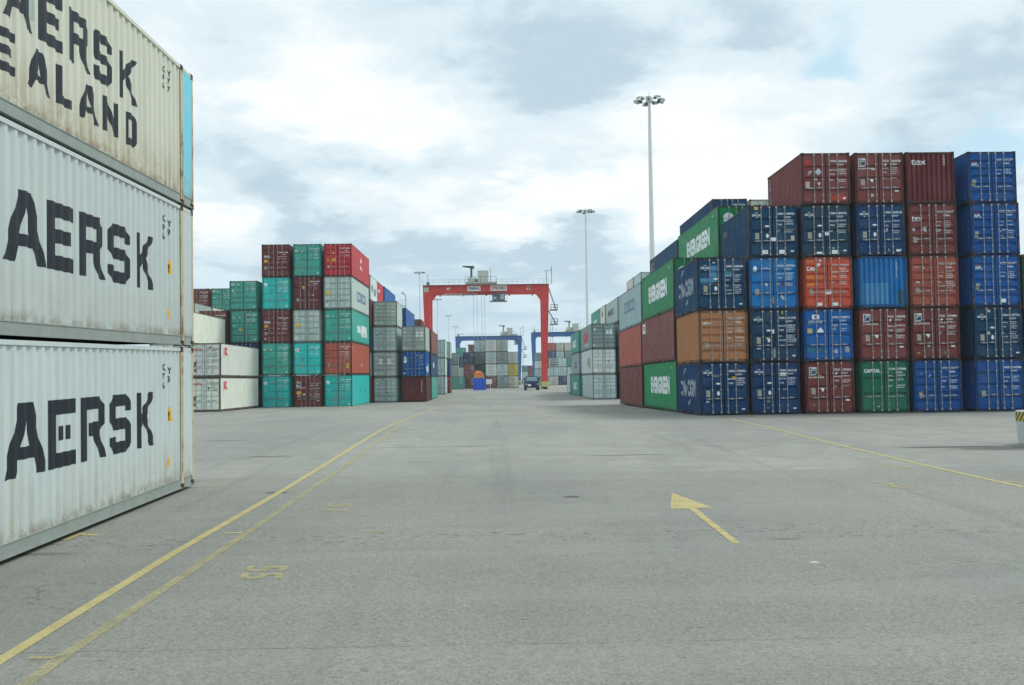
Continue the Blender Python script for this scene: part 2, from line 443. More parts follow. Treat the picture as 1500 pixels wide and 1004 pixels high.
def end_mesh(H, y, s):
    """corrugated end panel; s=-1 faces the camera"""
    b = MB(); h = WD/2-.1
    pts = endcorr(-h, h)
    for (a, d), (c, e) in zip(pts, pts[1:]):
        p, q = y-s*d, y-s*e
        if s < 0: b.quad((a, p, .158), (c, q, .158), (c, q, H-.12), (a, p, H-.12))
        else: b.quad((c, q, .158), (a, p, .158), (a, p, H-.12), (c, q, H-.12))
    return b.mesh('end_wall', [P_WALL])
def machine_mesh(H):
    b = MB(); h = WD/2
    b.box(-h+.1, h-.1, .05, .09, .16, H-.12)
    return b.mesh('end_wall', [P_WALL])
COUNT = {}
def container(X, Y, Z, L, H, color, label, group, lod=1, front='door', grooves=3, marks=None, lmarks=None, rmarks=None, flat=False, patches=None, tilt=0.0, framecol=None):
    root = link('shipping_container', None, None, (X+WD/2, Y, Z), (tilt, 0, R(random.uniform(-.16, .16)))); root.empty_display_size = .3
    tag(root, label, 'container', group)
    jf = 1+random.uniform(-.09, .11); j = [max(0, c*jf*(1+random.uniform(-.02, .02))) for c in color]; fc = framecol or j
    def part(name, me, par=root, loc=(0, 0, 0), c=j, rot=None): return link(name, me, par, loc, rot, c)
    part('frame', cached(('frame', L, H, lod > 0, front), lambda: frame_mesh(L, H, lod > 0, front)), c=fc)
    if lod == 0:
        me = cached('cast', casting_mesh)
        for p in CAST_POS(L, H): part('corner_casting', me, loc=p)
    sm = cached(('side', L, H, flat), lambda: side_mesh(L, H, flat))
    wr = part('side_wall', sm, loc=(WD/2-.012, 0, 0))
    wl = part('side_wall', sm, loc=(-WD/2+.012, L, 0), rot=(0, 0, math.pi))
    part('end_wall', cached(('end', H, L), lambda: end_mesh(H, L-.03, 1)))
    if front == 'door':
        for s in (-1, 1):
            d = part('door', cached(('door', H, grooves, s), lambda: door_mesh(H, grooves, s)))
            if lod == 0:
                for i in ((0, 1) if s < 0 else (2, 3)):
                    part('lock_rod', cached(('rod', H, i), lambda: rod_mesh(H, i)), d)
                    part('handle', cached(('handle', H, i), lambda: handle_mesh(H, i)), d)
            else:
                def gear():
                    b = MB()
                    for i in ((0, 1) if s < 0 else (2, 3)): rod_mesh(H, i, b); handle_mesh(H, i, b)
                    return b.mesh('lock_gear', [M_ROD])
                part('lock_gear', cached(('gear', H, s), gear), d)
    else:
        part('end_wall', cached(('endf', H), lambda: end_mesh(H, .02, -1)))
    gp_ = groove_profile(H, grooves); fd = interp(gp_); gb = [p[0] for p in gp_]
    if front != 'door':
        if marks:
            ep = endcorr(-WD/2+.1, WD/2-.1)
            ef = interp(ep)
            me = end_marks(marks, ep, ef); part('marking', me)
    elif marks:
        rs_ = random.Random(label); marks = list(marks)
        for _ in range(rs_.choice((1, 2, 3, 4))):
            sx_, sz_ = rs_.choice(((.2, 1.0), (.7, 1.0), (1.5, 2.2)))[0]+rs_.uniform(0, .15), rs_.choice((.3, .55, 1.2, 1.75, 2.3))+rs_.uniform(-.08, .08)
            cc_ = rs_.choice((sr(200, 205, 200), sr(200, 205, 200), sr(120, 120, 110), sr(205, 180, 70), sr(90, 70, 55), tuple(v*.7 for v in color), tuple(min(1, v*1.5+.03) for v in color)))
            marks.append(('poly', rect(sx_, sz_, sx_+rs_.uniform(.06, .2), sz_+rs_.uniform(.05, .16)), cc_, 1.5))
        me = cached(('marks', repr(marks), H, grooves), lambda: build_marks(marks, 'front', 0, WD, gb, lambda a: fd(a)+.014))
        part('marking', me)
    cp = corr(.15, L-.15, .05); cf = (lambda a: 0.0) if flat else interp(cp)
    if lmarks:
        br = [] if flat else [L-p[0] for p in cp]
        part('marking', cached(('lm', repr(lmarks), L, H), lambda: build_marks(lmarks, 'left', L, WD, br, lambda a: cf(L-a if False else a)+.012)), root)
    if rmarks:
        br = [] if flat else [p[0] for p in cp]
        part('marking', cached(('rm', repr(rmarks), L, H), lambda: build_marks(rmarks, 'right', L, WD, br, lambda a: cf(a)+.012)), root)
    return root
def end_marks(items, ep, ef):
    """writing on a front end panel with upright folds: built as for a side, then turned to face the camera"""
    me = build_marks(items, 'right', 0, WD, [p[0]+WD/2 for p in ep], lambda u: ef(u-WD/2))
    for v in me.vertices:
        x, y, z = v.co
        v.co = (y-WD/2, .02-(x-WD/2), z)
    return me
# ------------------------------------------------------------------ colours
def sr(r, g, b, k=1.0):
    f = lambda c: ((c/255+.055)/1.055)**2.4 if c > 10 else c/255/12.92
    return (f(r)*k, f(g)*k, f(b)*k)
NAVY = sr(12, 60, 92); NAVY2 = sr(8, 58, 102); NAVY3 = sr(24, 60, 80); SLATE = sr(40, 72, 98)
BROWN = sr(124, 66, 62); BROWN2 = sr(114, 56, 52); MAROON = sr(100, 46, 48); TEXB = sr(108, 54, 51)
BLUE = sr(0, 88, 158); SKYB = sr(16, 110, 174); APLB = sr(0, 76, 142); ORNG = sr(186, 78, 52); ORBR = sr(150, 76, 60)
TAN = sr(174, 118, 78); TANS = sr(165, 100, 65); GRN = sr(14, 128, 78); DKG = sr(24, 98, 74)
TEAL = sr(58, 164, 148); TURQ = sr(34, 184, 178); TEALD = sr(60, 150, 136); RED = sr(184, 44, 50)
GREY = sr(182, 202, 200); GREYD = sr(128, 148, 146); GREYG = sr(170, 186, 178); LGREY = sr(208, 218, 212); COS = sr(150, 176, 176); WHITE = sr(214, 219, 208)
RBR = sr(172, 84, 64); CREAM = sr(206, 208, 186); PALE = sr(196, 200, 184)
WT = sr(240, 245, 245); YEL = sr(235, 185, 50); LB = sr(70, 140, 180); PLT = sr(165, 165, 145); BLK = sr(22, 32, 42); REDM = sr(215, 60, 60); COSB = sr(45, 70, 130)
def cnum(pre, num, dig, H=2.591, typ='22G1', c=WT):
    """owner number, size code and the two weight blocks on the door's upper half"""
    z = H-.47
    it = [('text', pre, 1.44, z, .1, .012, 0, c, 0), ('text', num, 1.86, z, .1, .012, 0, c, 0), ('text', dig, 2.26, z, .1, .012, 0, c, 0), ('text', typ, 1.86, z-.17, .09, .012, 0, c, 0)]
    return it
WSEED = [0]
def weights(H=2.591, c=WT, x=1.43, dz=0):
    it = []; WSEED[0] += 1; rnd = random.Random(WSEED[0]*7+3); rows = rnd.choice((2, 3, 3, 4)); dz = rnd.uniform(-.05, .12); k0 = rnd.choice((.055, .065, .075))
    for k, (a, b, d) in enumerate((('MAX.GR.', '30.480 KG', '67.200 LB'), ('TARE', ' 2.230 KG', ' 4.920 LB'), ('NET', '28.250 KG', '62.280 LB'), ('CU.CAP.', '33.2 CU.M', '1.172 CU.FT'))):
        z = H-.83-dz-k*.21-(.08 if k > 1 else 0)
        if k >= rows: break
        it += [('text', a, x, z, k0, .004, 0, c, 0), ('text', b, x+.42, z+.03, k0, .004, 0, c, 0)]
        if rnd.random() < .7: it += [('text', d, x+.42, z-.065, k0*.85, .004, 0, c, 0)]
    return it
def plate(x=.32, z=.9, c=PLT): return [('poly', rect(x, z, x+.2, z+.32), c, 0)]
def door_cma(num, d, extra=()):
    return [('text', 'CMA CGM', .18, 2.05, .1, .02, .44, WT, 0), ('poly', [[(.3, 2.18), (.42, 2.2), (.5, 2.24), (.36, 2.215)]], WT, 0), ('poly', [[(.36, 1.99), (.5, 2.0), (.44, 1.96)]], WT, 0)] + cnum('CMAU', num, d) + weights() + plate() + [('poly', disc(.93, 1.07, .075, .11), WT, 0), ('poly', disc(.93, 1.55, .12, .045), WT, 0), ('poly', rect(2.08, .26, 2.24, .32), WT, 0)] + list(extra)
def door_flo(num, d, extra=()):
    return [('poly', rect(.2, 1.9, .56, 2.3), WT, 0), ('poly', rect(.23, 1.97, .53, 2.27), sr(30, 60, 130), 1),
            ('poly', [[(.25, 2.0), (.29, 2.0), (.34, 2.12), (.5, 2.15), (.5, 2.19), (.34, 2.17), (.31, 2.15)]], sr(200, 220, 60), 2), ('poly', [[(.27, 2.14), (.34, 2.21), (.52, 2.22), (.51, 2.26), (.33, 2.25)]], WT, 2),
            ('text', 'FLORENS', .17, 1.76, .075, .01, .78, WT, 0)] + cnum('FCIU', num, d) + weights() + plate(.3, .95) + [('poly', [[(.75, 1.27), (.97, 1.27), (.86, 1.06)]], WT, 0), ('poly', disc(1.56, 1.98, .06), WT, 0), ('poly', rect(2.0, .62, 2.2, .7), WT, 0)] + list(extra)
def door_apl(num, d, extra=()):
    return [('text', 'APL', .18, 1.86, .19, .0, .38, WT, 0), ('poly', [[(.24, 2.1), (.5, 2.1), (.48, 2.15), (.27, 2.15)]], sr(190, 40, 50), 0)] + cnum('APZU', num, d) + weights() + plate(.2, .85, sr(150, 160, 140)) + list(extra)
def door_tex(num, d, extra=()):
    return [('text', 'tex', .18, 1.72, .3, .0, .56, WT, 0)] + cnum('TGHU', num, d) + weights() + plate(.24, .62) + list(extra)
def door_csc(num, d, bright, extra=()):
    a = [('poly', rect(.14, 2.08, .46, 2.36), WT, 0)] if bright else [('poly', rect(.16, 2.2, .4, 2.36), WT, 0), ('poly', rect(.2, 2.24, .36, 2.32), TEALD, 1), ('poly', disc(.78, 2.25, .06), WT, 0)]
    return a + cnum('CCLU', num, d, 2.896) + weights(2.896) + [('text', 'CHINA', .18, 1.5, .1, .01, .3, WT, 0), ('poly', rect(2.08, .26, 2.22, .34), WT, 0)] + list(extra)
def door_gen(pre, num, d, H=2.591, c=WT, extra=()):
    return cnum(pre, num, d, H, '22G1' if H < 2.7 else '45G1', c) + weights(H, c) + plate(.3, .7) + list(extra)
def door_grey(pre, num, d, H=2.591, extra=()):
    dk = sr(40, 60, 70)
    return cnum(pre, num, d, H, '45G1', WT) + weights(H, WT) + [('poly', rect(.22, H-.75, .42, H-.5), sr(200, 225, 230), 0), ('poly', disc(.8, H-.62, .05), dk, 0), ('poly', rect(.16, .3, .36, .4), WT, 0)] + list(extra)
def cma_side(L):
    """big white letters with the two swooshes, on a 20 ft side"""
    it = [('text', 'CMA', 1.0, .95, .8, .02, 1.75, WT, 0), ('text', 'CGM', 2.85, .95, .8, .045, 2.2, WT, 0)]
    it += [('poly', [[(1.5, 1.82), (1.72, 1.95), (1.66, 1.98)]], WT, 0), ('poly', [[(1.72, 2.0), (2.15, 2.32), (2.5, 2.42), (2.62, 2.3), (2.3, 2.2)]], WT, 0),
           ('poly', [[(3.0, .42), (3.4, .52), (3.7, .72), (3.5, .74), (3.1, .6)]], WT, 0), ('poly', [[(3.72, .76), (3.98, .92), (3.9, .94)]], WT, 0)]
    return it
EG_SIDE = [('text', 'EVERGREEN', 3.0, 1.05, .95, .045, 6.9, WT, 0), ('text', 'EISU', 10.6, 2.45, .12, .01, 0, WT, 0)]
COS_SIDE = [('text', 'COSCO', 3.2, 1.2, .9, .0, 5.6, COSB, 0), ('text', 'CBHU', .8, 2.5, .12, .01, 0, COSB, 0)]
# ------------------------------------------------------------------ stacks
ORD = ['bottom', 'second', 'third', 'fourth', 'fifth', 'sixth']
def stack(X, Y, L, H, tiers, where, group, lod=1, tilt=0.0, Z=None, **kw):
    z = gz(Y)+.012 if Z is None else Z
    for k, t in enumerate(tiers):
        h = t.get('H', H)
        if t.get('c') is None: z += h+.012; continue
        n = len(tiers)
        o = dict(kw); o.update({a: b for a, b in t.items() if a not in ('c', 'look', 'H')})
        label = '%s, %s in %s' % (t['look'], 'top' if (k == n-1 and n > 1) else ORD[k], where[4:] if where.startswith('the ') else where)
        container(X+random.uniform(-.04, .04), Y-math.sin(tilt)*(z-gz(Y))+random.uniform(-.05, .05), z, L, h, t['c'], label, group, lod, tilt=tilt, **o)
        z += h+.012
FT20, FT40 = 6.058, 12.192
GA = 'containers in the long front stack facing the yard'
def axp(px): return at(px, 606, 49).x
YA = 49.0
T = lambda c, look, **k: dict(c=c, look=look, **k)
WHITE_TAGS = [('poly', rect(.62, .14, .9, .3), WT, 1), ('poly', rect(1.4, .14, 1.7, .3), WT, 1)]
stack(axp(1026), YA, FT20, 2.591, [
    T(NAVY2, 'navy container with swoosh lettering and pale strip by latch', marks=door_cma('125003', '2', [('poly', rect(.66, 1.88, 1.0, 1.98), sr(150, 160, 160), 0)]), lmarks=cma_side(6)),
    T(TAN, 'tan orange container with upright white lettering', grooves=5, marks=door_gen('TOLU', '160001', '6', extra=[('text', 'CAPITAL', .16, 1.9, .1, .01, .5, WT, 0)]), lmarks=[('vtext', 'CAPITAL', .45, 2.1, .16, WT, 0)]),
    T(NAVY, 'navy container with repainted light blue patches', marks=door_cma('042066', '3', [('poly', rect(.66, 1.62, 1.0, 2.2), LB, -.5), ('poly', rect(.16, 1.3, .6, 1.58), LB, -.5), ('poly', rect(.66, 1.3, 1.0, 1.58), LB, -.5), ('poly', rect(1.44, 1.72, 1.74, 1.98), sr(50, 140, 160), -.5)]), lmarks=cma_side(6)),
    ], 'the three-high corner column', GA, 0)
stack(axp(1102.5), YA, FT20, 2.591, [
    T(NAVY2, 'navy container with a white square label', marks=door_cma('051214', '1', [('poly', rect(1.46, 1.88, 1.78, 2.06), WT, 1)])),
    T(NAVY, 'navy container with a white scrape at the latch', marks=door_cma('131170', '3', [('poly', rect(1.1, 1.4, 1.2, 1.6), WT, 1), ('poly', rect(1.14, .2, 1.24, .72), sr(150, 160, 150), 0)])),
    T(SKYB, 'bright blue container with a round emblem', grooves=3, marks=[('poly', disc(.32, 2.02, .1, .15), WT, 0), ('text', 'P&O Nedlloyd', .62, 2.02, .07, .01, .44, WT, 0)] + door_gen('POCU', '107970', '4', extra=[('poly', [[(.8, 1.3), (.96, 1.3), (.88, 1.14)]], WT, 0), ('poly', rect(1.16, .3, 1.24, .62), sr(150, 140, 60), 0), ('poly', rect(1.44, 1.0, 2.2, 1.5), sr(30, 96, 170), -.5)])),
    T(NAVY, 'navy container with paper labels under the lock bars', marks=door_cma('198092', '5', [('poly', rect(.66, .16, .94, .36), WT, 1), ('poly', rect(1.5, .16, 1.8, .36), WT, 1), ('poly', rect(1.1, .78, 1.36, .98), WT, 1), ('poly', rect(2.1, .8, 2.28, 1.06), sr(190, 190, 180), 1)]), lmarks=[('poly', rect(.5, 1.75, 1.3, 2.0), sr(170, 130, 50), 0)]),
    ], 'column beside the corner one', GA, 0)
stack(axp(1182), YA, FT20, 2.591, [
    T(BROWN2, 'brown container with a square blue emblem', marks=door_flo('275601', '3')),
    T(BLUE, 'royal blue container with a white flag emblem', marks=[('poly', rect(.42, 2.08, .78, 2.3), WT, 0), ('poly', disc(.6, 2.19, .07), sr(40, 90, 170), 1), ('text', 'DELMAS', .26, 1.9, .11, .02, .7, WT, 0), ('poly', rect(.18, 1.36, .42, 1.62), sr(200, 180, 120), 0), ('poly', [[(.66, 1.42), (.98, 1.42), (.98, 1.5), (.84, 1.68), (.68, 1.52)]], WT, 0), ('poly', rect(.2, .42, .55, .72), sr(20, 110, 130), -.5), ('poly', rect(.62, .42, 1.0, .68), sr(20, 100, 120), -.5)] + cnum('DVRU', '152871', '5') + weights() + [('poly', rect(2.05, .42, 2.25, .72), PLT, 0), ('text', 'G', 1.5, .4, .16, .02, 0, WT, 0)]),
    T(ORNG, 'orange container patched in lighter orange', grooves=5, marks=[('text', 'CAI', .17, 1.9, .22, .02, .4, WT, 0), ('poly', disc(.78, 2.18, .09), WT, 0), ('poly', rect(.16, 1.5, .58, 1.68), sr(220, 120, 50), -.5), ('poly', rect(.66, 1.5, 1.0, 1.68), sr(215, 110, 50), -.5), ('poly', rect(.16, 1.14, .58, 1.3), sr(222, 130, 55), -.5), ('poly', rect(.16, 2.3, .58, 2.42), sr(205, 110, 50), -.5)] + door_gen('CAXU', '699360', '1', extra=WHITE_TAGS+[('poly', rect(1.08, .72, 1.38, .96), WT, 1), ('poly', rect(1.42, 1.7, 1.76, 1.88), sr(215, 120, 55), -.5)])),
    T(NAVY3, 'dark navy container with torn stickers at its foot', marks=door_cma('180475', '3', [('poly', rect(.74, .13, 1.02, .24), WT, 1), ('poly', rect(1.5, .13, 1.84, .32), WT, 1), ('poly', rect(1.18, 1.06, 1.4, 1.26), WT, 1)])),
    T(BROWN, 'brown container with a silver diamond placard', marks=cnum('TPHU', '369622', '5') + weights() + plate(.2, .82, sr(190, 185, 165)) + [('poly', [[(.66, 1.62), (.88, 1.84), (1.02, 1.62), (.84, 1.46)]], sr(190, 200, 205), 0), ('poly', [[(.36, 1.46), (.56, 1.7), (.34, 1.66), (.48, 1.56), (.28, 1.46)]], sr(190, 200, 205), 0), ('poly', [[(.78, 1.1), (.98, 1.1), (.88, .92)]], sr(225, 200, 195), 0), ('poly', rect(.16, 1.94, .52, 2.24), sr(175, 50, 45), -.5), ('poly', rect(1.44, .2, 2.2, .44), sr(185, 60, 40), -.5), ('poly', rect(2.06, .26, 2.2, .34), WT, 0)],
      lmarks=[('poly', rect(.12, .2, .5, 2.4), sr(60, 60, 110), 0), ('vtext', 'COSCO', .2, 2.1, .26, WT, 1), ('poly', rect(3.6, 1.0, 3.9, 1.6), sr(160, 45, 45), 0)]),
    ], 'column with orange middle', GA, 0)
stack(axp(1262), YA, FT20, 2.591, [
    T(DKG, 'dark green container with white block lettering', grooves=2, marks=[('text', 'CAPITAL', .2, 2.0, .17, .025, .82, WT, 0)] + cnum('CLHU', '275808', '6') + weights()),
    T(BROWN, 'brown container with a blue square emblem', marks=door_flo('290267', '6')),
    T(SKYB, 'sky blue corrugated end with faded lower sheets', front='end', marks=[('poly', rect(.3, .2, 1.5, 1.25), sr(70, 140, 190), -.5), ('poly', rect(1.9, .2, 2.3, .9), sr(50, 90, 110), -.5), ('vtext', 'CLHU2145', 1.88, 2.2, .07, WT, 0)]),
    T(NAVY2, 'navy container with a white carrier mark', marks=door_cma('203216', '3', [('poly', rect(1.98, .2, 2.18, .32), WT, 0)])),
    T(BROWN, 'brown container with a square emblem and white triangle', marks=door_flo('266013', '8')),
    ], 'column on dark green base', GA, 0)
stack(axp(1338.5), YA, FT20, 2.591, [
    T(APLB, 'blue container with plain upper doors', grooves=5, marks=door_gen('APZU', '330571', '3')),
    T(BROWN2, 'brown container with a blue and yellow emblem', marks=door_flo('295484', '5')),
    T(ORBR, 'rust orange container with ribbed doors', grooves=5, marks=door_gen('TEXU', '213864', '7', extra=[('poly', disc(.7, 1.98, .05), WT, 0), ('text', 'JANSON', .22, 2.0, .06, 0, .3, WT, 0)])),
    T(TEXB, 'brown container with three-letter white logo on doors', grooves=5, marks=door_tex('230644', '3')),
    T(MAROON, 'brown corrugated end with three-letter white logo', front='end', marks=[('text', 'tex', .28, 1.95, .36, -.006, .74, WT, 0), ('vtext', 'TGHU', 1.88, 2.32, .1, WT, 0)]),
    ], 'the column beside the wide dark gap', GA, 0)
XG = axp(1430)
stack(XG, YA, FT20, 2.591, [
    T(APLB, 'blue container with a dark scuffed emblem', marks=door_gen('APZU', '314292', '0')),
    T(NAVY, 'navy container with a white carrier mark', marks=door_cma('127771', '0')),
    T(APLB, 'blue container with a white square label at the sill', grooves=5, marks=door_apl('362081', '3', [('poly', rect(1.42, .2, 1.68, .38), WT, 1)])),
    T(APLB, 'blue container with a beige door plate', grooves=5, marks=door_apl('381627', '3')),
    T(APLB, 'blue container with clean lettering', grooves=5, marks=door_apl('357225', '8')),
    ], 'the all-blue column', GA, 0)
stack(XG+WD+.09, YA, FT20, 2.591, [T(NAVY, 'dark blue container at the edge'), T(NAVY3, 'dark slate container at the edge'), T(DKG, 'green container at the edge')], 'the column past the all-blue one', GA, 1)
X0 = at(991, 604, 55.6).x
X0 = axp(1026)+.02
GB = 'long containers behind the front stack'
def col_x(k): return [axp(1026), axp(1102.5), axp(1182), axp(1262)][k]
stack(X0, 55.65, FT40, 2.896, [T(GRN, 'bright green long container with white lettering', lmarks=EG_SIDE, flat=True), T(BROWN, 'plain brown long container with a white label', lmarks=[('poly', rect(.5, 2.0, 1.7, 2.65), WT, 0), ('text', 'TRI', .6, 2.2, .3, .02, .9, BROWN, 1)], flat=True),
    T(GRN, 'bright green long container', lmarks=EG_SIDE, flat=True, marks=[('poly', disc(.6, 2.1, .33), WT, 0)])], 'the three-high stack behind the corner column', GB)
stack(col_x(1), 55.65, FT40, 2.896, [T(BROWN2, 'brown long container'), T(NAVY, 'navy long container'), T(BROWN, 'dull brown long container'), T(GRN, 'bright green long container with big white lettering', lmarks=EG_SIDE, flat=True, marks=[('poly', disc(.6, 2.2, .3), WT, 0)])], 'stack behind the bright blue one', GB)
stack(X0, 68.3, FT40, 2.896, [T(BROWN2, 'dark brown long container', flat=True), T(RBR, 'orange brown long container with upright lettering', flat=True, lmarks=[('vtext', 'TRITON', .5, 2.2, .2, WT, 0)]), T(COS, 'pale grey long container with blue lettering', flat=True, lmarks=COS_SIDE)], 'the stack beyond the green ones', GB)
stack(col_x(1), 68.3, FT40, 2.896, [T(GREY, 'grey long container'), T(BROWN, 'brown long container'), T(BROWN2, 'dark brown long container'), T(SLATE, 'slate blue long container with a small orange mark', lmarks=[('text', 'MSC', .5, 1.9, .6, .03, 1.6, sr(220, 150, 60), 0)])], 'stack behind the green-topped one', GB)
stack(col_x(2), 68.9, FT40, 2.896, [T(GREY, 'grey long container'), T(BROWN, 'brown long container'), T(BROWN2, 'dark brown long container'), T(NAVY, 'navy long container'), T(NAVY2, 'navy long container with white stripes', marks=cnum('CMAU', '774120', '1', 2.896), lmarks=[('text', 'CMA CGM', 5.0, 1.0, .9, .04, 4.6, WT, 0)])], 'the column between navy and pale tops', GB)
stack(col_x(3), 69.3, FT40, 2.896, [T(GREY, 'grey long container'), T(BROWN, 'brown long container'), T(BROWN2, 'dark brown long container'), T(NAVY, 'navy long container'), T(PALE, 'pale long container', marks=[('text', 'OOCL', .3, 2.2, .35, .02, 1.0, sr(90, 110, 110), 0)])], 'the innermost column behind the front stack', GB)
# middle distance, same side of the lane
GC = 'containers farther along the lane on the mast side'
stack(10.0, 101.7, FT40, 2.591, [T(GREY, 'pale grey container with small blue sticker', marks=door_grey('HJCU', '440210', '7'), grooves=5, flat=True), T(LGREY, 'light grey container with a dark side logo', grooves=5, flat=True, marks=door_grey('HJCU', '812200', '3'), lmarks=[('text', 'H', 7.2, .9, .8, .05, 1.2, sr(50, 60, 60), 0), ('text', 'J', 8.8, .9, .8, .05, 1.2, sr(50, 60, 60), 0)]),
    T(GREYD, 'dark grey container with a red round side emblem', grooves=5, flat=True, marks=door_grey('KMTU', '112003', '4', extra=[('poly', rect(1.5, 1.5, 1.76, 1.9), WT, 1), ('poly', rect(1.84, 1.5, 2.12, 1.9), WT, 1)]), lmarks=[('poly', disc(5.6, 1.4, 3.0, .62, 20), sr(190, 60, 60), 0), ('text', 'K LINE', 4.2, .45, .3, .02, 4, WT, 0)])], 'the grey-door stack', GC)
stack(12.8, 102.0, FT40, 2.591, [T(SLATE, 'slate container'), T(GREYD, 'dull grey container'), T(GREYD, 'dim grey container')], 'the column tucked beside the grey-door stack', GC)
stack(10.0, 117.3, FT40, 2.591, [T(TEALD, 'teal green long container with white side letters', lmarks=[('text', 'UASC', 2.6, .8, .8, .05, 5.5, WT, 0)], flat=True), T(COS, 'bluish grey long container', flat=True, lmarks=[('text', 'COSCO', 4.6, .8, .8, .03, 4.5, COSB, 0)]), T(TEALD, 'teal green long container', flat=True, lmarks=[('text', 'UASC', 2.6, .8, .8, .05, 5.5, WT, 0)])], 'the stack past the grey-door one', GC)
stack(10.0, 132.5, FT20, 2.591, [T(GREY, 'lone grey short container', marks=door_grey('HJCU', '200110', '2'))], 'the lane edge past the teal stack', GC)
stack(14.5, 116.3, FT40, 2.896, [T(GREYD, 'dim grey long container'), T(BROWN, 'brown long container'), T(NAVY, 'navy long container'), T(GREYG, 'grey long container with dark side lettering', flat=True, lmarks=[('text', 'MAERSK', 2.4, 1.2, .7, .03, 6.0, BLK, 0)])], 'the four-high stack behind the grey doors', GC)
stack(14.5, 129.0, FT20, 2.896, [T(GREYD, 'dim grey short container'), T(BROWN, 'brown short container'), T(NAVY, 'navy short container'), T(CREAM, 'cream short container', flat=True, lmarks=[('poly', rect(2, 1.5, 3.2, 2.1), BLK, 0)])], 'the stack between grey and teal tops', GC)
stack(14.5, 136.0, FT40, 2.896, [T(GREYD, 'dim grey long container'), T(BROWN, 'brown long container'), T(NAVY, 'navy long container'), T(TEALD, 'teal long container with pale side letters', flat=True, lmarks=[('text', 'UASC', 2.6, .7, .9, .05, 5.5, WT, 0)])], 'the teal-topped stack farthest along the lane', GC)
stack(17.35, 116.3, FT20, 2.896, [T(GREYD, 'dim grey short container'), T(BROWN, 'brown short container'), T(NAVY, 'navy short container'), T(BROWN2, 'dark brown short container'), T(GREY, 'grey short container', flat=True)], 'the five-high stack behind the tall mast', GC)
stack(17.35, 122.8, FT20, 2.896, [T(GREYD, 'dim grey short container'), T(BROWN, 'brown short container'), T(NAVY, 'navy short container'), T(BROWN2, 'dark brown short container'), T(sr(205, 190, 180), 'pinkish white short container', flat=True, lmarks=[('poly', rect(1, 1.2, 2.4, 1.9), sr(190, 80, 80), 0)])], 'the five-high stack beyond the mast', GC)
# ---- across the lane
GD = 'containers in the five-high stack across the lane'
XR = at(516.5, 597, 88).x-WD
TL = R(0.35)
zL = EZ-2.16
YT = [('poly', rect(.16, 1.2, .56, 1.45), YEL, 0)]
sk = dict(Z=zL, tilt=TL)
stack(XR, 88, FT40, 2.896, [
    T(TURQ, 'turquoise container with a white square label', grooves=3, flat=True, marks=door_csc('310044', '6', True), rmarks=[('vtext', 'CCLU310044645G1', .35, 2.55, .12, WT, 0), ('poly', rect(5.6, 1.2, 6.2, 1.6), sr(30, 150, 140), -.5), ('poly', rect(8.6, 1.2, 9.3, 1.6), sr(30, 150, 140), -.5)]),
    T(RBR, 'brick red container with a yellow label', grooves=3, flat=True, framecol=BROWN2, marks=door_gen('TTNU', '905513', '2', 2.896, extra=[('poly', rect(1.92, .6, 2.2, 1.0), YEL, 1)]), rmarks=[('vtext', 'TTNU9055132', .35, 2.5, .12, WT, 0), ('poly', disc(6.4, .9, .3, .09), WT, 0)]),
    T(TEAL, 'teal container with white side writing', grooves=3, flat=True, marks=door_csc('440071', '5', False), rmarks=[('vtext', 'CCLU4400715', .35, 2.5, .12, WT, 0), ('text', 'CHINA', 3.3, 1.0, .6, .06, 2.6, WT, 0), ('text', 'SHIPPING', 6.1, .75, .95, .06, 4.2, WT, 0)]),
    T(GREYG, 'pale grey container with blue side lettering', grooves=4, flat=True, marks=door_grey('CBHU', '281144', '0', 2.896, [('poly', rect(.2, 1.35, .7, 1.6), YEL, 1)]), rmarks=[('text', 'COSCO', 3.4, .95, .95, .02, 6.4, COSB, 0), ('text', 'CBHU', .8, 2.4, .15, .01, 0, COSB, 0)]),
    T(RED, 'bright red container with a small white side mark', grooves=5, flat=True, marks=door_gen('KLFU', '720031', '4', 2.896, extra=[('poly', rect(.7, 1.35, 1.02, 1.6), YEL, 1), ('poly', [[(.2, 1.4), (.48, 1.4), (.34, 1.62)]], YEL, 1), ('poly', [[(.7, 2.0), (.98, 2.0), (.84, 2.22)]], YEL, 1)]), rmarks=[('poly', [[(5.7, 1.9), (6.4, 1.75), (6.6, 2.1), (6.1, 2.3)]], WT, 0), ('poly', [[(5.3, 1.35), (5.9, 1.5), (6.7, 1.3), (7.0, 1.1), (6.2, 1.2)]], WT, 0)]),
    ], 'the red-topped column', GD, **sk)
stack(XR-2.72, 88, FT40, 2.896, [
    T(BROWN2, 'brown container with an orange hazard label', grooves=3, marks=door_flo('601125', '8', [('poly', rect(.2, 1.25, .6, 1.5), YEL, 1)])), T(TURQ, 'turquoise container', marks=door_csc('512200', '0', True)),
    T(GREYG, 'pale grey container with a yellow strip', grooves=4, marks=door_grey('CBHU', '610041', '8', 2.896, [('poly', rect(.2, 1.4, .7, 1.62), YEL, 1)])), T(MAROON, 'dark maroon container with a round yellow mark', grooves=2, marks=door_gen('TRLU', '611200', '5', 2.896, extra=[('poly', disc(.9, 1.95, .14), YEL, 1)])),
    T(TEAL, 'teal container', marks=door_csc('399712', '1', False))], 'the teal-topped column', GD, **sk)
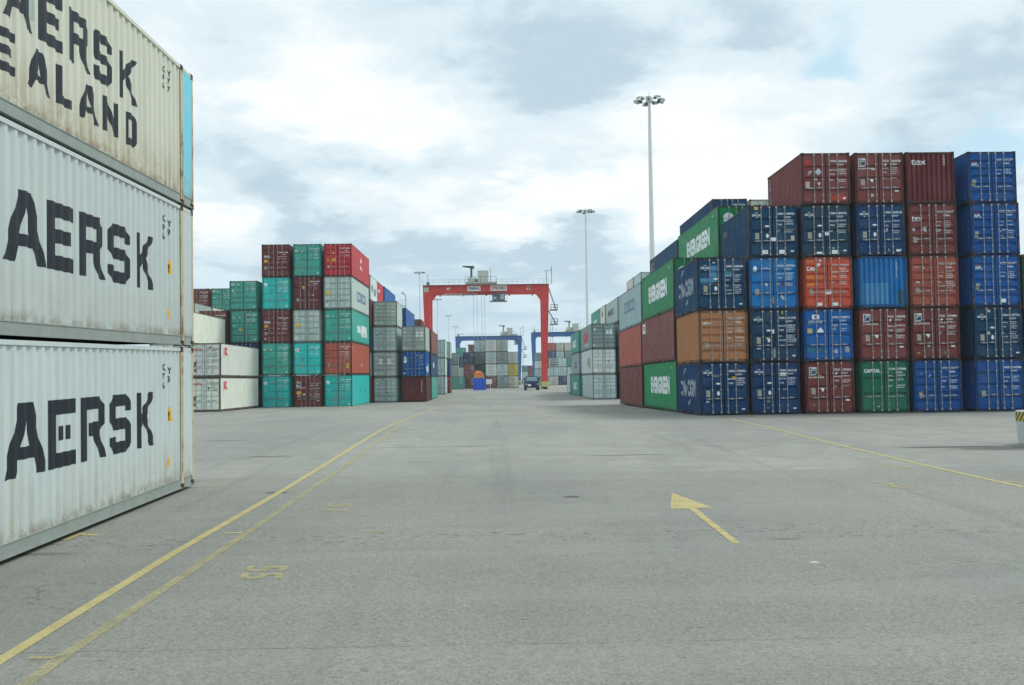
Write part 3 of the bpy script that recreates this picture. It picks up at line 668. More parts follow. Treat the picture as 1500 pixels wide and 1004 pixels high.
stack(XR-5.46, 88, FT40, 2.896, [
    T(TURQ, 'turquoise container', marks=door_csc('551007', '3', True)), T(TEAL, 'teal container', marks=door_csc('209116', '4', False)),
    T(TEXB, 'brown container with orange label', grooves=5, marks=door_tex('901177', '0', [('poly', rect(.2, 1.36, .5, 1.6), YEL, 1)])), T(TURQ, 'turquoise container with a white square label', marks=door_csc('881002', '7', True)),
    T(TEXB, 'brown container with a three-letter logo', grooves=5, marks=door_tex('917724', '6', [('poly', rect(.2, 1.3, .5, 1.55), YEL, 1)]))], 'the brown-topped column', GD, **sk)
stack(XR-8.28, 88, FT40, 2.896, [
    T(NAVY, 'dark blue container'), T(NAVY2, 'navy container showing only its top edge'), T(TEALD, 'dull green container with a yellow triangle', grooves=4, marks=door_csc('118844', '2', False, [('poly', rect(.74, 1.1, 1.0, 1.32), YEL, 1)])),
    T(TEALD, 'dull green container with an orange tag', H=2.591, grooves=4, marks=door_csc('127093', '9', False, [('poly', rect(.2, 1.62, .36, 1.8), YEL, 1)]))], 'the four-high green column', GD, **sk)
stack(XR-10.98, 88, FT40, 2.896, [
    T(NAVY, 'dark blue container'), T(BROWN2, 'dark brown container'), T(BROWN, 'brown container seen over the white box', grooves=4, marks=door_gen('TEXU', '443100', '2', 2.896))], 'the three-high column by the white boxes', GD, **sk)
# behind the red-topped column
GE = 'containers farther along the lane across from the masts'
blk5 = lambda topc, look, **k: [T(BROWN2, 'brown container'), T(GREYD, 'grey container'), T(NAVY, 'navy container'), T(BROWN, 'dull brown container'), T(topc, look, **k)]
stack(XR, 101.0, FT20, 2.591, blk5(LGREY, 'pale grey short container with dark side logo', flat=True, rmarks=[('text', 'NYK', 1.0, 1.0, .7, .04, 1.6, sr(60, 80, 110), 0), ('text', 'LINE', 3.0, .8, .7, .04, 2.0, sr(60, 80, 110), 0)]), 'the stack behind the red-topped column', GE)
stack(XR, 107.5, FT20, 2.591, blk5(RED, 'bright red short container', flat=True, rmarks=[('poly', rect(1.2, 1.5, 2.4, 1.8), WT, 0)]), 'the second stack behind the red-topped column', GE)
stack(XR, 114.0, FT40, 2.591, blk5(BLUE, 'blue long container', flat=True), 'the third stack behind the red-topped column', GE)
XW = -30.35-WD
stack(XW, 101.0, FT20, 2.591, [T(BROWN2, 'brown container'), T(NAVY, 'navy container'), T(GREYD, 'dim grey container'), T(GREYG, 'grey container with dark side lettering', flat=True, rmarks=[('text', 'MAERSK', 1.0, .6, .6, .03, 4.4, BLK, 0)]), ], 'the far stack over the white boxes', GE)
stack(XW, 107.5, FT20, 2.591, [T(BROWN2, 'brown container'), T(NAVY, 'navy container'), T(GREYD, 'dim grey container'), T(PALE, 'pale sided container', flat=True)], 'the low far stack over the white boxes', GE)
stack(-32.3, 114.0, FT20, 2.591, [T(BROWN2, 'brown container'), T(NAVY, 'navy container'), T(GREYD, 'dim grey container'), T(BROWN, 'dull brown container'), T(TEALD, 'teal container', grooves=3, marks=door_csc('771204', '3', False))], 'the far stack past the green column', GE)
stack(-35.05, 114.0, FT20, 2.591, [T(BROWN2, 'brown container'), T(NAVY, 'navy container'), T(GREYD, 'dim grey container'), T(NAVY3, 'dark navy container'), T(BROWN, 'brown container', grooves=3, marks=door_gen('TEXU', '311204', '5'))], 'the far stack with the brown top', GE)
# white boxes
GW = 'white boxes beside the near container stack'
XB = at(323, 602.5, 75.5).x-WD
KS = [('text', 'K', 1.1, 1.72, .52, .08, 1.0, REDM, 0), ('text', '(', .78, 1.72, .5, .06, .2, REDM, 0)]
def ree(k): return [('text', 'OOCL', .18, 2.0, .2, .03, .86, REDM, 0)] + cnum('OOLU', '62%d104' % k, '5', c=sr(90, 105, 100)) + weights(c=sr(90, 105, 100)) + [('poly', rect(.4, .85, .62, 1.15), sr(80, 90, 85), 0), ('poly', rect(.4, .4, .62, .62), sr(95, 105, 95), 0)]
stack(XB, 75.5, FT40, 2.591, [T(WHITE, 'white flat-sided box with red emblem and stained door', flat=True, grooves=4, marks=ree(3), rmarks=KS, framecol=sr(130, 120, 105)), T(WHITE, 'white flat-sided box with red emblem', flat=True, grooves=4, marks=ree(4), rmarks=KS, framecol=sr(130, 120, 105))], 'the white pair nearest the lane', GW)
stack(XB-2.9, 75.5, FT40, 2.591, [T(WHITE, 'white flat-sided box', flat=True, framecol=WHITE), T(WHITE, 'white flat-sided box', flat=True, framecol=WHITE), T(WHITE, 'plain white flat-sided box', flat=True, framecol=sr(170, 170, 155))], 'the taller white stack behind the pair', GW)
# short stacks stepping out into the lane
XA2 = at(547.5, 590, 102.3).x; XB2 = at(589.6, 589.5, 102.3).x
stack(XA2, 102.3, FT20, 2.591, [T(GREY, 'weathered grey container with a blue sticker', grooves=5, marks=door_grey('HJCU', '811203', '9')), T(GREYG, 'greenish grey container with two white squares', grooves=4, marks=door_grey('TRIU', '440014', '1', extra=[('poly', rect(.56, 1.3, .96, 1.85), WT, 1), ('poly', rect(1.46, 1.3, 1.86, 1.85), WT, 1)])),
    T(GREY, 'grey container with pale door panels', grooves=5, marks=door_grey('HJCU', '730091', '2')), T(GREYG, 'grey container with white side', grooves=5, flat=True, marks=door_grey('HJCU', '765200', '8'))], 'the grey four-high stack', GE)
stack(XB2, 102.3, FT20, 2.591, [T(MAROON, 'dark red corrugated end', front='end', marks=[('vtext', 'CRXU2180', 1.9, 2.1, .12, WT, 0)], rmarks=[('vtext', 'CRXU21805', .3, 2.2, .14, WT, 0)]), T(BLUE, 'blue container with a white square label', grooves=5, marks=door_grey('GESU', '301121', '6', extra=[('poly', rect(.2, 1.4, .5, 1.95), WT, 1)]), rmarks=[('text', 'gold', 1.0, .5, .8, .03, 3.5, WT, 0)]),
    T(GREYG, 'green grey container with four white squares', grooves=5, flat=True, marks=door_grey('TRIU', '480090', '0', extra=[('poly', rect(1.44, 1.45, 1.78, 1.7), WT, 1), ('poly', rect(1.86, 1.45, 2.2, 1.7), WT, 1), ('poly', rect(1.44, 1.75, 1.78, 2.0), WT, 1), ('poly', rect(1.86, 1.75, 2.2, 2.0), WT, 1)]))], 'the stack on the dark red end', GE)
stack(XA2, 112.5, FT40, 2.591, [T(GREYD, 'dim grey long container'), T(BROWN, 'brown long container'), T(NAVY, 'navy long container'), T(BLUE, 'blue long container over the grey one', flat=True, grooves=4)], 'the row behind the grey four-high stack', GE)
stack(XA2, 135.5, FT20, 2.591, [T(GREYD, 'dim grey short container'), T(GREY, 'grey short container'), T(NAVY, 'navy short container'), T(BROWN, 'brown short container peeping over')], 'the second row behind the grey four-high stack', GE)
stack(XB2, 111.2, FT40, 2.591, [T(TEALD, 'green long container with a small white mark', flat=True, rmarks=[('text', 'Y', 5.2, 1.6, .5, .03, .9, WT, 0)]), T(NAVY2, 'blue long container with a white round emblem', flat=True, rmarks=[('poly', disc(4.6, 1.3, .9, .35), WT, 0)]), T(BROWN, 'brown long container', flat=True)], 'the lane-side stack of three long ones', GE)
stack(XB2, 142.0, FT20, 2.591, [T(GREY, 'grey short container', flat=True, grooves=5, marks=door_grey('HJCU', '1%d0091' % k, '2')) for k in (1, 2, 3)], 'the grey trio beside the lane', GE)
stack(XB2+.25, 151.0, FT20, 2.591, [T(BROWN2, 'dark red short container', marks=door_gen('TTNU', '771200', '2'), flat=True), T(NAVY2, 'blue short container', marks=door_gen('CMAU', '111200', '3'), flat=True), T(GREYG, 'grey short container', marks=door_grey('HJCU', '119091', '8'), grooves=5, flat=True)], 'the last short stack beside the lane', GE)
# ---- far rows
GF = 'containers in the far stacks closing the lane'
def far(px, Y, tiers, where, L=FT20, base=568, grooves=4, lod=1):
    X = at(px, base, Y).x
    ts = []
    for i, (c, look) in enumerate(tiers):
        mk = door_grey('HJCU', '44%d7%d2' % (i, int(px) % 10), '3') if c in (GREY, GREYD, GREYG, LGREY) else door_gen('TTNU', '51%d9%d1' % (i, int(px) % 10), '6')
        ts.append(T(c, look, marks=mk, grooves=grooves))
    stack(X, Y, L, 2.591, ts, where, GF, lod)
far(655, 218, [(GREY, 'pale grey container'), (GREYG, 'greenish grey container'), (GREYD, 'dull grey container')], 'the far stack by the blue gantry leg')
far(662, 205, [(TEALD, 'green container on the ground')], 'the far lane end')
far(669, 262, [(GREY, 'grey container'), (GREYG, 'grey green container'), (NAVY2, 'blue container'), (TEALD, 'teal container')], 'the far stack beneath the blue gantry')
far(679, 212, [(BROWN2, 'brown container with a white spot'), (BROWN, 'brown container with pale lettering'), (NAVY, 'navy container')], 'the far navy-topped stack')
far(686.5, 240, [(GREYD, 'grey container'), (BROWN, 'brown container'), (GREYD, 'dark grey container'), (BROWN, 'brown container')], 'the far stack behind the navy-topped one')
far(695, 215, [(GREYD, 'grey container'), (DKG, 'green container'), (GREYD, 'dark grey container'), (GREY, 'pale grey container')], 'the far stack behind the orange machine')
far(711.5, 212, [(BROWN, 'brown container behind the white sign'), (LGREY, 'light grey container'), (GREY, 'grey container'), (LGREY, 'light grey container')], 'the far stack behind the white sign')
far(728, 212, [(GREYD, 'dark green grey container'), (GREY, 'grey container'), (GREYD, 'dark grey container'), (GREYG, 'greenish grey container')], 'the far stack past the white sign')
far(743.5, 214, [(PALE, 'cream container'), (sr(200, 180, 70), 'yellow container'), (LGREY, 'light grey container')], 'the far stack with the yellow middle')
far(755, 430, [(PALE, 'cream container'), (PALE, 'off-white container')], 'the distant stack beside the yellow one')
far(765, 420, [(GREYD, 'grey container'), (GREY, 'pale grey container'), (TEALD, 'teal container')], 'the distant stack between the blue legs')
far(773.5, 425, [(GREY, 'pale container'), (BROWN, 'brown container'), (BROWN2, 'dark brown container')], 'the distant brown stack between the blue legs')
far(785, 322, [(TEALD, 'green container'), (GREY, 'grey container'), (LGREY, 'pale grey container'), (GREYD, 'dark grey container')], 'the distant stack by the red gantry leg')
far(794, 330, [(GREY, 'grey container'), (GREY, 'pale grey container'), (GREYG, 'greenish container')], 'the distant stack behind the red leg')
far(806, 285, [(PALE, 'cream container'), (GREY, 'grey container'), (GREYG, 'greenish grey container')], 'the distant stack past the red leg')
far(818, 285, [(NAVY2, 'blue container with white square'), (GREY, 'grey container'), (GREY, 'pale grey container'), ], 'the distant stack with the blue base')
far(831, 285, [(GREY, 'grey container'), (GREY, 'pale grey container'), (TEALD, 'teal container')], 'the distant teal-topped stack')
far(803, 308, [(GREYD, 'grey container'), (GREY, 'pale grey container'), (BROWN, 'brown container'), (NAVY2, 'blue container'), (ORNG, 'red container')], 'the distant five-high stack')
far(815.5, 308, [(GREYD, 'grey container'), (GREY, 'pale grey container'), (BROWN, 'brown container'), (GREY, 'grey container with dark base'), (PALE, 'off-white container')], 'the distant five-high white-topped stack')
far(828, 308, [(GREYD, 'grey container'), (GREY, 'pale grey container'), (BROWN, 'brown container'), (GREYD, 'dull grey container'), (PALE, 'off-white container')], 'the distant five-high stack against the teal one')
# ------------------------------------------------------------------ near stack of 45 ft containers
HN = 2.896; LN = 13.716
YEND = 21.24; PIT = math.atan(0.0186)
pR = at(266, 717, 20.4)
XF = pR.x
def near_frame():
    b = MB(); h = WD/2; P = .76
    for sx in (-1, 1):
        for yc in (P, LN-P):   # load posts at the 40 ft positions
            a, c = sx*(h+.004), sx*(h-.14)
            b.box(min(a, c), max(a, c), yc-.085, yc+.085, .11, HN-.11)
        for yc in (.05, LN-.05):
            a, c = sx*h, sx*(h-.1); b.box(min(a, c), max(a, c), yc-.05, yc+.05, .11, HN-.11)
    for y0, y1 in ((.01, .1), (LN-.1, LN-.01)):
        b.box(-h+.165, h-.165, y0, y1, HN-.12, HN-.012); b.box(-h+.165, h-.165, y0, y1, .06, .16)
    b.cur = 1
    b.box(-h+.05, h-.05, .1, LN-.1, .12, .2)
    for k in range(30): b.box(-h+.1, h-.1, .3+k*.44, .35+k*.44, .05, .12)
    b.cur = 2
    b.box(-h+.07, h-.07, .1, LN-.1, HN-.06, HN-.03)
    return b.mesh('frame', [P_POST, M_DARK, P_NEAR])
def near_rail(top, flip):
    b = MB()
    for y0, y1 in ((.14, .67), (.85, LN-.85), (LN-.67, LN-.14)):
        if top: b.box(-.06, .001, y0, y1, HN-.085, HN-.018)
        else:
            b.box(-.03, -.012, y0, y1, .045, .2); b.box(-.08, .012, y0, y1, .02, .045); b.box(-.08, -.002, y0, y1, .2, .215)
    return b.mesh('top_rail' if top else 'bottom_rail', [P_NEAR if top else P_RAIL])
NPT = corr(.87, LN-.87, .035, .276)
def near_side():
    b = MB()
    for (a, d), (c, e) in zip(NPT, NPT[1:]): b.quad((-d, a, .2), (-e, c, .2), (-e, c, HN-.07), (-d, a, HN-.07))
    return b.mesh('side_wall', [P_NEAR])
def near_ext(y0, y1):
    b = MB(); b.box(-.05, -.004, y0, y1, .2, HN-.07); b.cur = 1
    return b.mesh('end_section', [P_NEAR])
P_POST = paint('post_paint', 0.95, 0.95, 0.3, 0.2)
def near_paint():
    m, t, p = new_mat('near_paint')
    oi = t.node('ShaderNodeObjectInfo'); oc = t.node('ShaderNodeTexCoord').outputs['Object']
    off = t.comb(t.math('MULTIPLY', oi.outputs['Random'], 37.0), t.math('MULTIPLY', oi.outputs['Random'], 91.0), 0.0)
    v = t.vmath('ADD', oc, off); zc = t.sep(oc)[2]
    streak = t.noise(t.mapping(v, (5, 5, 0.22)), 1.7, 6, 0.6); big = t.noise(v, 0.8, 4); med = t.noise(v, 4, 7, 0.7); fine_ = t.noise(v, 30, 4, 0.7)
    hsv = t.node('ShaderNodeHueSaturation'); t.set(hsv.inputs['Color'], oi.outputs['Color'])
    t.set(hsv.inputs['Value'], t.math('ADD', 0.84, t.math('MULTIPLY', t.math('ADD', big, streak), 0.17)))
    c = hsv.outputs[0]
    c = t.mix(t.ramp(streak, 0.5, 0.72, 0, 0.3), c, (0.38, 0.36, 0.24))
    # rust and grime creeping up from the bottom rail, rust bleeding from chips
    low = t.math('MULTIPLY', t.ramp(zc, 0.2, 1.25, 1.0, 0.0), t.ramp(t.math('ADD', t.math('MULTIPLY', streak, .6), t.math('MULTIPLY', med, .4)), 0.36, 0.66))
    c = t.mix(t.math('MULTIPLY', low, oi.outputs['Alpha']), c, (0.34, 0.25, 0.12))
    low2 = t.math('MULTIPLY', t.ramp(zc, 0.2, 0.42, 1.0, 0.0), t.ramp(med, 0.35, 0.62))
    c = t.mix(t.math('MULTIPLY', low2, 0.6), c, (0.16, 0.1, 0.055))
    chip = t.ramp(t.math('ADD', t.math('MULTIPLY', med, .75), t.math('MULTIPLY', t.ramp(zc, 0.2, 2.6, .12, 0), 1.0)), 0.62, 0.69)
    c = t.mix(t.math('MULTIPLY', chip, 0.5), c, (0.2, 0.13, 0.08))
    t.set(p.inputs['Base Color'], c); t.set(p.inputs['Roughness'], t.ramp(med, 0.3, 0.7, 0.35, 0.55))
    b = t.node('ShaderNodeBump'); b.inputs['Strength'].default_value = 0.25; b.inputs['Distance'].default_value = 0.03
    t.set(b.inputs['Height'], t.math('ADD', t.noise(v, 2.0, 3), t.math('MULTIPLY', fine_, 0.04))); t.l.new(b.outputs[0], p.inputs['Normal'])
    return m
P_NEAR = near_paint()
STENCIL = {'E': [[[(0,0),(.95,0),(.95,.22),(.29,.22),(.29,.78),(.95,.78),(.95,1),(0,1)]], [[(.33,.4),(.56,.4),(.56,.61),(.33,.61)]], [[(.61,.4),(.83,.4),(.83,.61),(.61,.61)]]],
 'R': [[[(0,0),(.28,0),(.28,.8),(.67,.8),(.67,.6),(.52,.6),(.52,.38),(.74,0),(1.02,0),(.8,.42),(.95,.55),(.95,.86),(.8,1),(0,1)]], [[(.31,.38),(.49,.38),(.49,.59),(.31,.59)]]]}
def letters(word, spots, z0, h, stencil=False):
    it = []
    for ch, (a, b) in zip(word, spots):
        w = b-a
        if stencil and ch in STENCIL:
            for lp in STENCIL[ch]: it.append(('poly', [[(a+x*w, z0+y*h) for x, y in l] for l in lp], BLK, 0))
            continue
        it.append(('poly', [[(a+x*w, z0+y*h) for x, y in lp] for lp in LET[ch]], BLK, 0))
    return it
def near_container(z, colr, items, label, tint=0.6, ext=None):
    y0 = YEND-LN
    root = link('shipping_container', None, None, (XF-WD/2, y0, z), (PIT, 0, 0)); tag(root, label, 'container', 'long pale containers stacked beside the camera')
    h = WD/2
    def part(name, me, par=root, loc=(0, 0, 0), c=colr, rot=None):
        o = link(name, me, par, loc, rot, c); o.color = (*c, tint); return o
    part('frame', cached('nframe', near_frame), c=sr(186, 178, 150))
    for sx in (1, -1):
        rot = None if sx > 0 else (0, 0, math.pi); yy = 0 if sx > 0 else LN
        part('side_wall', cached('nside', near_side), loc=(sx*(h-.014), yy, 0), rot=rot)
        part('top_rail', cached('ntop', lambda: near_rail(True, 0)), loc=(sx*h, yy, 0), rot=rot)
        part('bottom_rail', cached('nbot', lambda: near_rail(False, 0)), loc=(sx*h, yy, 0), rot=rot)
        for a, b_ in ((.1, .675), (LN-.675, LN-.1)):
            part('end_section', cached(('next', a), lambda: near_ext(a, b_)), loc=(sx*h, 0 if sx > 0 else LN, 0), rot=rot, c=ext if (ext and ((a > 5) == (sx > 0))) else colr)
        for yc in (.06+.03, .76, LN-.76, LN-.09):
            for zc in (.059, HN-.059): part('corner_casting', cached('ncast', ncast), loc=(sx*(h-.078), yc, zc))
    part('end_wall', cached('nend', lambda: end_mesh(HN, LN-.03, 1)))
    part('end_wall', cached('nend2', lambda: end_mesh(HN, .03, -1)))
    nf = interp(NPT)
    part('marking', build_marks(items, 'right', LN, WD, [p[0] for p in NPT], lambda a: nf(a)+.014, lift=.003))
    return root
def ncast():
    me = casting_mesh(); me.materials.clear(); me.materials.append(M_CAST); me.materials.append(M_DARK); return me
def ly(Y): return Y-(YEND-LN)
def sp(lst): return [(ly(a), ly(b)) for a, b in lst]
YM = sp([(11.62, 12.92), (13.09, 14.31), (14.42, 15.35), (15.54, 16.47), (16.67, 17.65), (17.94, 18.84)])
def smallmarks(a, b):
    it = [('vtext', a, ly(19.42), 2.42, .13, BLK, 0), ('vtext', b, ly(19.72), 2.36, .13, BLK, 0)]
    it += [('poly', [[(ly(19.62), 1.42), (ly(19.92), 1.42), (ly(19.78), 1.72)]], YEL, 0), ('text', '!', ly(19.74), 1.45, .16, .02, 0, BLK, 1)]
    it += [('poly', disc(ly(19.68), .62, .1, .13), YEL, 0), ('text', '3', ly(19.64), .56, .13, .02, 0, BLK, 1)]
    return it
zb = pR.z-(20.4-(YEND-LN))*math.sin(PIT)-.03
near_container(zb+.03, sr(196, 208, 206), letters('MAERSK', [(a+.05, b+.05) for a, b in YM], 1.03, 1.0, True)+smallmarks('K76', 'Y3'), 'pale blue-grey long container with black lettering, standing on the ground', .4)
near_container(zb+.03+HN+.02, sr(190, 201, 198), letters('MAERSK', YM, 1.02, 1.0)+smallmarks('K96', 'Y9'), 'pale blue-grey long container with black lettering, middle one of its stack', .3)
it = letters('MAERSK', sp([(12.02, 12.98), (13.08, 13.9), (14.08, 14.88), (15.08, 15.88), (16.02, 16.8), (17.12, 17.95)]), 1.36, .82)
it += letters('SEALAND', sp([(11.9, 12.55), (12.72, 13.42), (13.72, 14.46), (14.68, 15.18), (15.44, 16.18), (16.42, 17.06), (17.4, 17.95)]), .6, .58)
it += [('vtext', 'K96', ly(19.42), 2.46, .12, BLK, 0), ('vtext', 'Y77', ly(19.72), 2.46, .12, BLK, 0), ('text', "45'", LN-.62, 2.18, .2, .02, .42, BLK, -.8)]
it += [('poly', rect(ly(13.3), 1.55, ly(13.95), 1.98), sr(170, 186, 180), -.5)]
near_container(zb+.03+2*(HN+.02), sr(206, 208, 190), it, 'cream long container with rust stains and a cyan end strip', .75, ext=sr(105, 205, 225))
# ------------------------------------------------------------------ ground
def ground_mat():
    m, t, p = new_mat('yard_asphalt'); oc = t.node('ShaderNodeTexCoord').outputs['Object']
    X, Y = t.sep(oc)[0:2]
    sp_ = t.noise(oc, 55, 3, 0.8); sp2 = t.noise(oc, 16, 5, 0.7); med = t.noise(oc, 1.3, 6, 0.6); big = t.noise(t.mapping(oc, (1, .45, 1)), 0.16, 5, 0.6)
    swp = t.noise(t.mapping(oc, (.05, .8, 1)), 0.9, 5, 0.6)
    sp3 = t.noise(oc, 34, 2, 0.6)
    near_c = t.mix(t.ramp(t.math('ADD', t.math('ADD', t.math('MULTIPLY', sp_, .35), t.math('MULTIPLY', sp3, .35)), t.math('MULTIPLY', sp2, .3)), .36, .62), (0.13, 0.131, 0.112), (0.31, 0.314, 0.274))
    far_c = t.mix(t.ramp(t.math('ADD', t.math('MULTIPLY', sp2, .5), t.math('MULTIPLY', med, .5)), .3, .7), (0.2, 0.203, 0.177), (0.34, 0.342, 0.3))
    edge = t.math('ADD', Y, t.math('MULTIPLY', med, .3))
    c = t.mix(t.ramp(edge, 22.7, 22.95), near_c, far_c)
    c = t.mix(t.ramp(big, .38, .66, 0, .42), c, (0.135, 0.145, 0.135))
    c = t.mix(t.ramp(swp, .45, .7, 0, .2), c, (0.33, 0.335, 0.31))
    c = t.mix(t.ramp(t.noise(t.mapping(oc, (.12, 1.0, 1), (3, 9, 0)), 1.4, 5, .65), .55, .75, 0, .18), c, (0.1, 0.105, 0.1))
    trk = t.noise(t.mapping(oc, (1.6, .035, 1), (0, 0, 0), (0, 0, .06)), 1.0, 4, .6)
    c = t.mix(t.ramp(trk, .56, .72, 0, .3), c, (0.13, 0.138, 0.125))
    # broken pits along a transverse joint, and scattered ones
    pv = t.noise(t.mapping(oc, (2.2, 6.5, 1)), 2.2, 3, .6)
    band = t.ramp(t.math('ABSOLUTE', t.math('SUBTRACT', t.math('ADD', Y, t.math('MULTIPLY', t.noise(oc, .5, 2), .8)), 15.0)), .1, .9, 1, 0)
    pit = t.ramp(t.math('ADD', pv, t.math('MULTIPLY', band, .09)), .69, .72)
    c = t.mix(t.math('MULTIPLY', pit, .75), c, (0.05, 0.052, 0.05))
    # thin joints
    for y0, w, a in ((9.05, .014, .55), (22.85, .02, .35), (33.0, .03, .3), (41.5, .03, .3)):
        wob = t.math('ADD', Y, t.math('MULTIPLY', t.math('SUBTRACT', t.noise(t.mapping(oc, (1, 0, 0)), 1.5, 5, .7), .5), .22 if y0 < 20 else .05))
        ln = t.ramp(t.math('ABSOLUTE', t.math('SUBTRACT', wob, y0)), w*.4, w, 1, 0)
        brk = t.ramp(t.noise(t.mapping(oc, (1, .1, 1)), .55, 3), .4, .55)
        c = t.mix(t.math('MULTIPLY', t.math('MULTIPLY', ln, brk), a), c, (0.04, 0.042, 0.04))
    # long cracks
    vo = t.node('ShaderNodeTexVoronoi'); vo.feature = 'DISTANCE_TO_EDGE'; t.set(vo.inputs['Vector'], t.vmath('ADD', oc, t.noise(oc, 1.2, 4, .6, 1))); vo.inputs['Scale'].default_value = .13
    cr = t.math('MULTIPLY', t.ramp(vo.outputs[0], .0005, .0022, 1, 0), t.ramp(t.noise(oc, .22, 3), .52, .62))
    c = t.mix(t.math('MULTIPLY', cr, .5), c, (0.06, 0.06, 0.058))
    wet = None
    # oil stains, damp and pale patches, stack shade painted in: centre, half sizes, strength
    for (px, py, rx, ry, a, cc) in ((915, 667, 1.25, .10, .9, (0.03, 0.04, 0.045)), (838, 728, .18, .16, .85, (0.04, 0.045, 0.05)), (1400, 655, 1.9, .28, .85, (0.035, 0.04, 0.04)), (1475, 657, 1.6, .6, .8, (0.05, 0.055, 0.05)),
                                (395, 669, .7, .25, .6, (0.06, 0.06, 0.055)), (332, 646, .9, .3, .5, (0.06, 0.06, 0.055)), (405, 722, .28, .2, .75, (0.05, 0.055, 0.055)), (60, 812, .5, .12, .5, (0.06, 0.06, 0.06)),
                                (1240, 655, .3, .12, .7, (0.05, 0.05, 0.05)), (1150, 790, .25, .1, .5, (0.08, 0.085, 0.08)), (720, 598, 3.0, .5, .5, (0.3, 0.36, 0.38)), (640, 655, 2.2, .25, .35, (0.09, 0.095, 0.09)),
                                (930, 592, 3.2, 1.6, .55, (0.1, 0.11, 0.105)), (1290, 610, 14, .8, .35, (0.1, 0.105, 0.1)), (480, 600, 5, 1.2, .35, (0.1, 0.105, 0.1)), (270, 706, .5, .1, .6, (0.05, 0.05, 0.05)), (880, 577, 3.5, 4, .5, (0.1, 0.11, 0.105))):  # broad faint ellipses: contact shade at the stack feet put into the ground colour
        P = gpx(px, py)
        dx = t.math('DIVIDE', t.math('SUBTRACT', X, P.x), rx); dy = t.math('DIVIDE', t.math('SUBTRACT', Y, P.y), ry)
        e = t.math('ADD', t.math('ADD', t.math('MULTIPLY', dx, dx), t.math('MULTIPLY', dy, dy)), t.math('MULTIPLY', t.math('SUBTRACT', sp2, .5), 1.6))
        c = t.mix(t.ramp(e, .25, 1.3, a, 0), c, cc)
    wp = gpx(1192, 824)
    ee = t.math('ADD', t.vmath('LENGTH', t.vmath('SUBTRACT', t.comb(X, Y, 0.0), (wp.x, wp.y, 0))), t.math('MULTIPLY', sp2, .28))
    c = t.mix(t.ramp(ee, .14, .22, .8, 0), c, (.6, .62, .62))
    t.set(p.inputs['Base Color'], c); t.set(p.inputs['Roughness'], t.ramp(med, .3, .7, .72, .92))
    b = t.node('ShaderNodeBump'); b.inputs['Strength'].default_value = .35; b.inputs['Distance'].default_value = .012
    t.set(b.inputs['Height'], t.math('ADD', sp_, t.math('MULTIPLY', sp2, .8))); t.l.new(b.outputs[0], p.inputs['Normal'])
    return m
gb = MB(); ys = sorted(set([p[0] for p in GP]+[6, 12, 16, 20, 24, 26, 34, 41]+[400, 800, 1600]))
xs = [-1500, -400, -120, -40, -12, 0, 12, 40, 120, 400, 1500]
for a, b_ in zip(ys, ys[1:]):
    for u, w in zip(xs, xs[1:]): gb.quad((u, a, gz(a)), (w, a, gz(a)), (w, b_, gz(b_)), (u, b_, gz(b_)))
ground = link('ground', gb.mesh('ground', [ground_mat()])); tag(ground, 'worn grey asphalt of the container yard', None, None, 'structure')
# ---- yellow painted markings
def yellow(name, c, wear):
    m, t, p = new_mat(name); oc = t.node('ShaderNodeTexCoord').outputs['Object']
    n = t.noise(oc, 3, 6, .7); n2 = t.noise(oc, 45, 3, .8)
    t.set(p.inputs['Base Color'], t.mix(n, tuple(v*.85 for v in c), c)); p.inputs['Roughness'].default_value = .8
    tr = t.node('ShaderNodeBsdfTransparent'); mx = t.node('ShaderNodeMixShader'); out = [x for x in t.n if x.type == 'OUTPUT_MATERIAL'][0]
    t.set(mx.inputs[0], t.ramp(t.math('ADD', t.math('MULTIPLY', n, .3), t.math('MULTIPLY', n2, .7)), wear-.09, wear+.12, 0.25, .9))
    t.l.new(tr.outputs[0], mx.inputs[1]); t.l.new(p.outputs[0], mx.inputs[2]); t.l.new(mx.outputs[0], out.inputs[0])
    return m
YC = (0.53, 0.455, 0.2)
Y1 = yellow('line_yellow', YC, .40); Y2 = yellow('line_yellow_worn', (0.42, 0.39, 0.22), .46); Y3 = yellow('arrow_yellow', (0.6, 0.51, 0.22), .44); Y4 = yellow('numeral_yellow', (0.46, 0.41, 0.2), .46)
LIFT = .006
def drape(pts2, mat, name, label=None):
    """flat painted polygon laid on the ground, cut where the ground bends"""
    bm = bmesh.new(); vs, tr = poly_geo([pts2]); bv = [bm.verts.new((x, y, 0)) for x, y in vs]
    for f in tr: bm.faces.new([bv[i] for i in f])
    for y, _ in GP+[(6,0),(12,0),(16,0),(20,0),(24,0),(26,0),(34,0),(41,0)]:
        bmesh.ops.bisect_plane(bm, geom=bm.verts[:]+bm.edges[:]+bm.faces[:], plane_co=(0, y, 0), plane_no=(0, 1, 0))
    for v in bm.verts: v.co.z = gz(v.co.y)+LIFT
    me = bpy.data.meshes.new(name); bm.to_mesh(me); bm.free(); me.materials.append(mat)
    o = link(name, me); tag(o, label, None, None, 'structure'); return o
def line(pxs, w, mat, label, ext=None):
    P = [gpx(*p) for p in pxs]; P = [(p.x, p.y) for p in P]
    if ext: a, b_ = Vector(P[0]), Vector(P[1]); P[0] = tuple(a+(a-b_).normalized()*ext)
    L_, R_ = [], []
    for i, p in enumerate(P):
        q = Vector(P[min(i+1, len(P)-1)])-Vector(P[max(i-1, 0)]); q.normalize(); n = Vector((-q.y, q.x))*w/2
        L_.append((p[0]+n.x, p[1]+n.y)); R_.append((p[0]-n.x, p[1]-n.y))
    return drape(L_+R_[::-1], mat, 'lane_line', label)
line([(0, 969), (253, 812), (416, 718), (500, 666.5), (563, 628), (590, 616.5), (640, 597)], .13, Y1, 'long yellow line nearest the pale containers', 4)
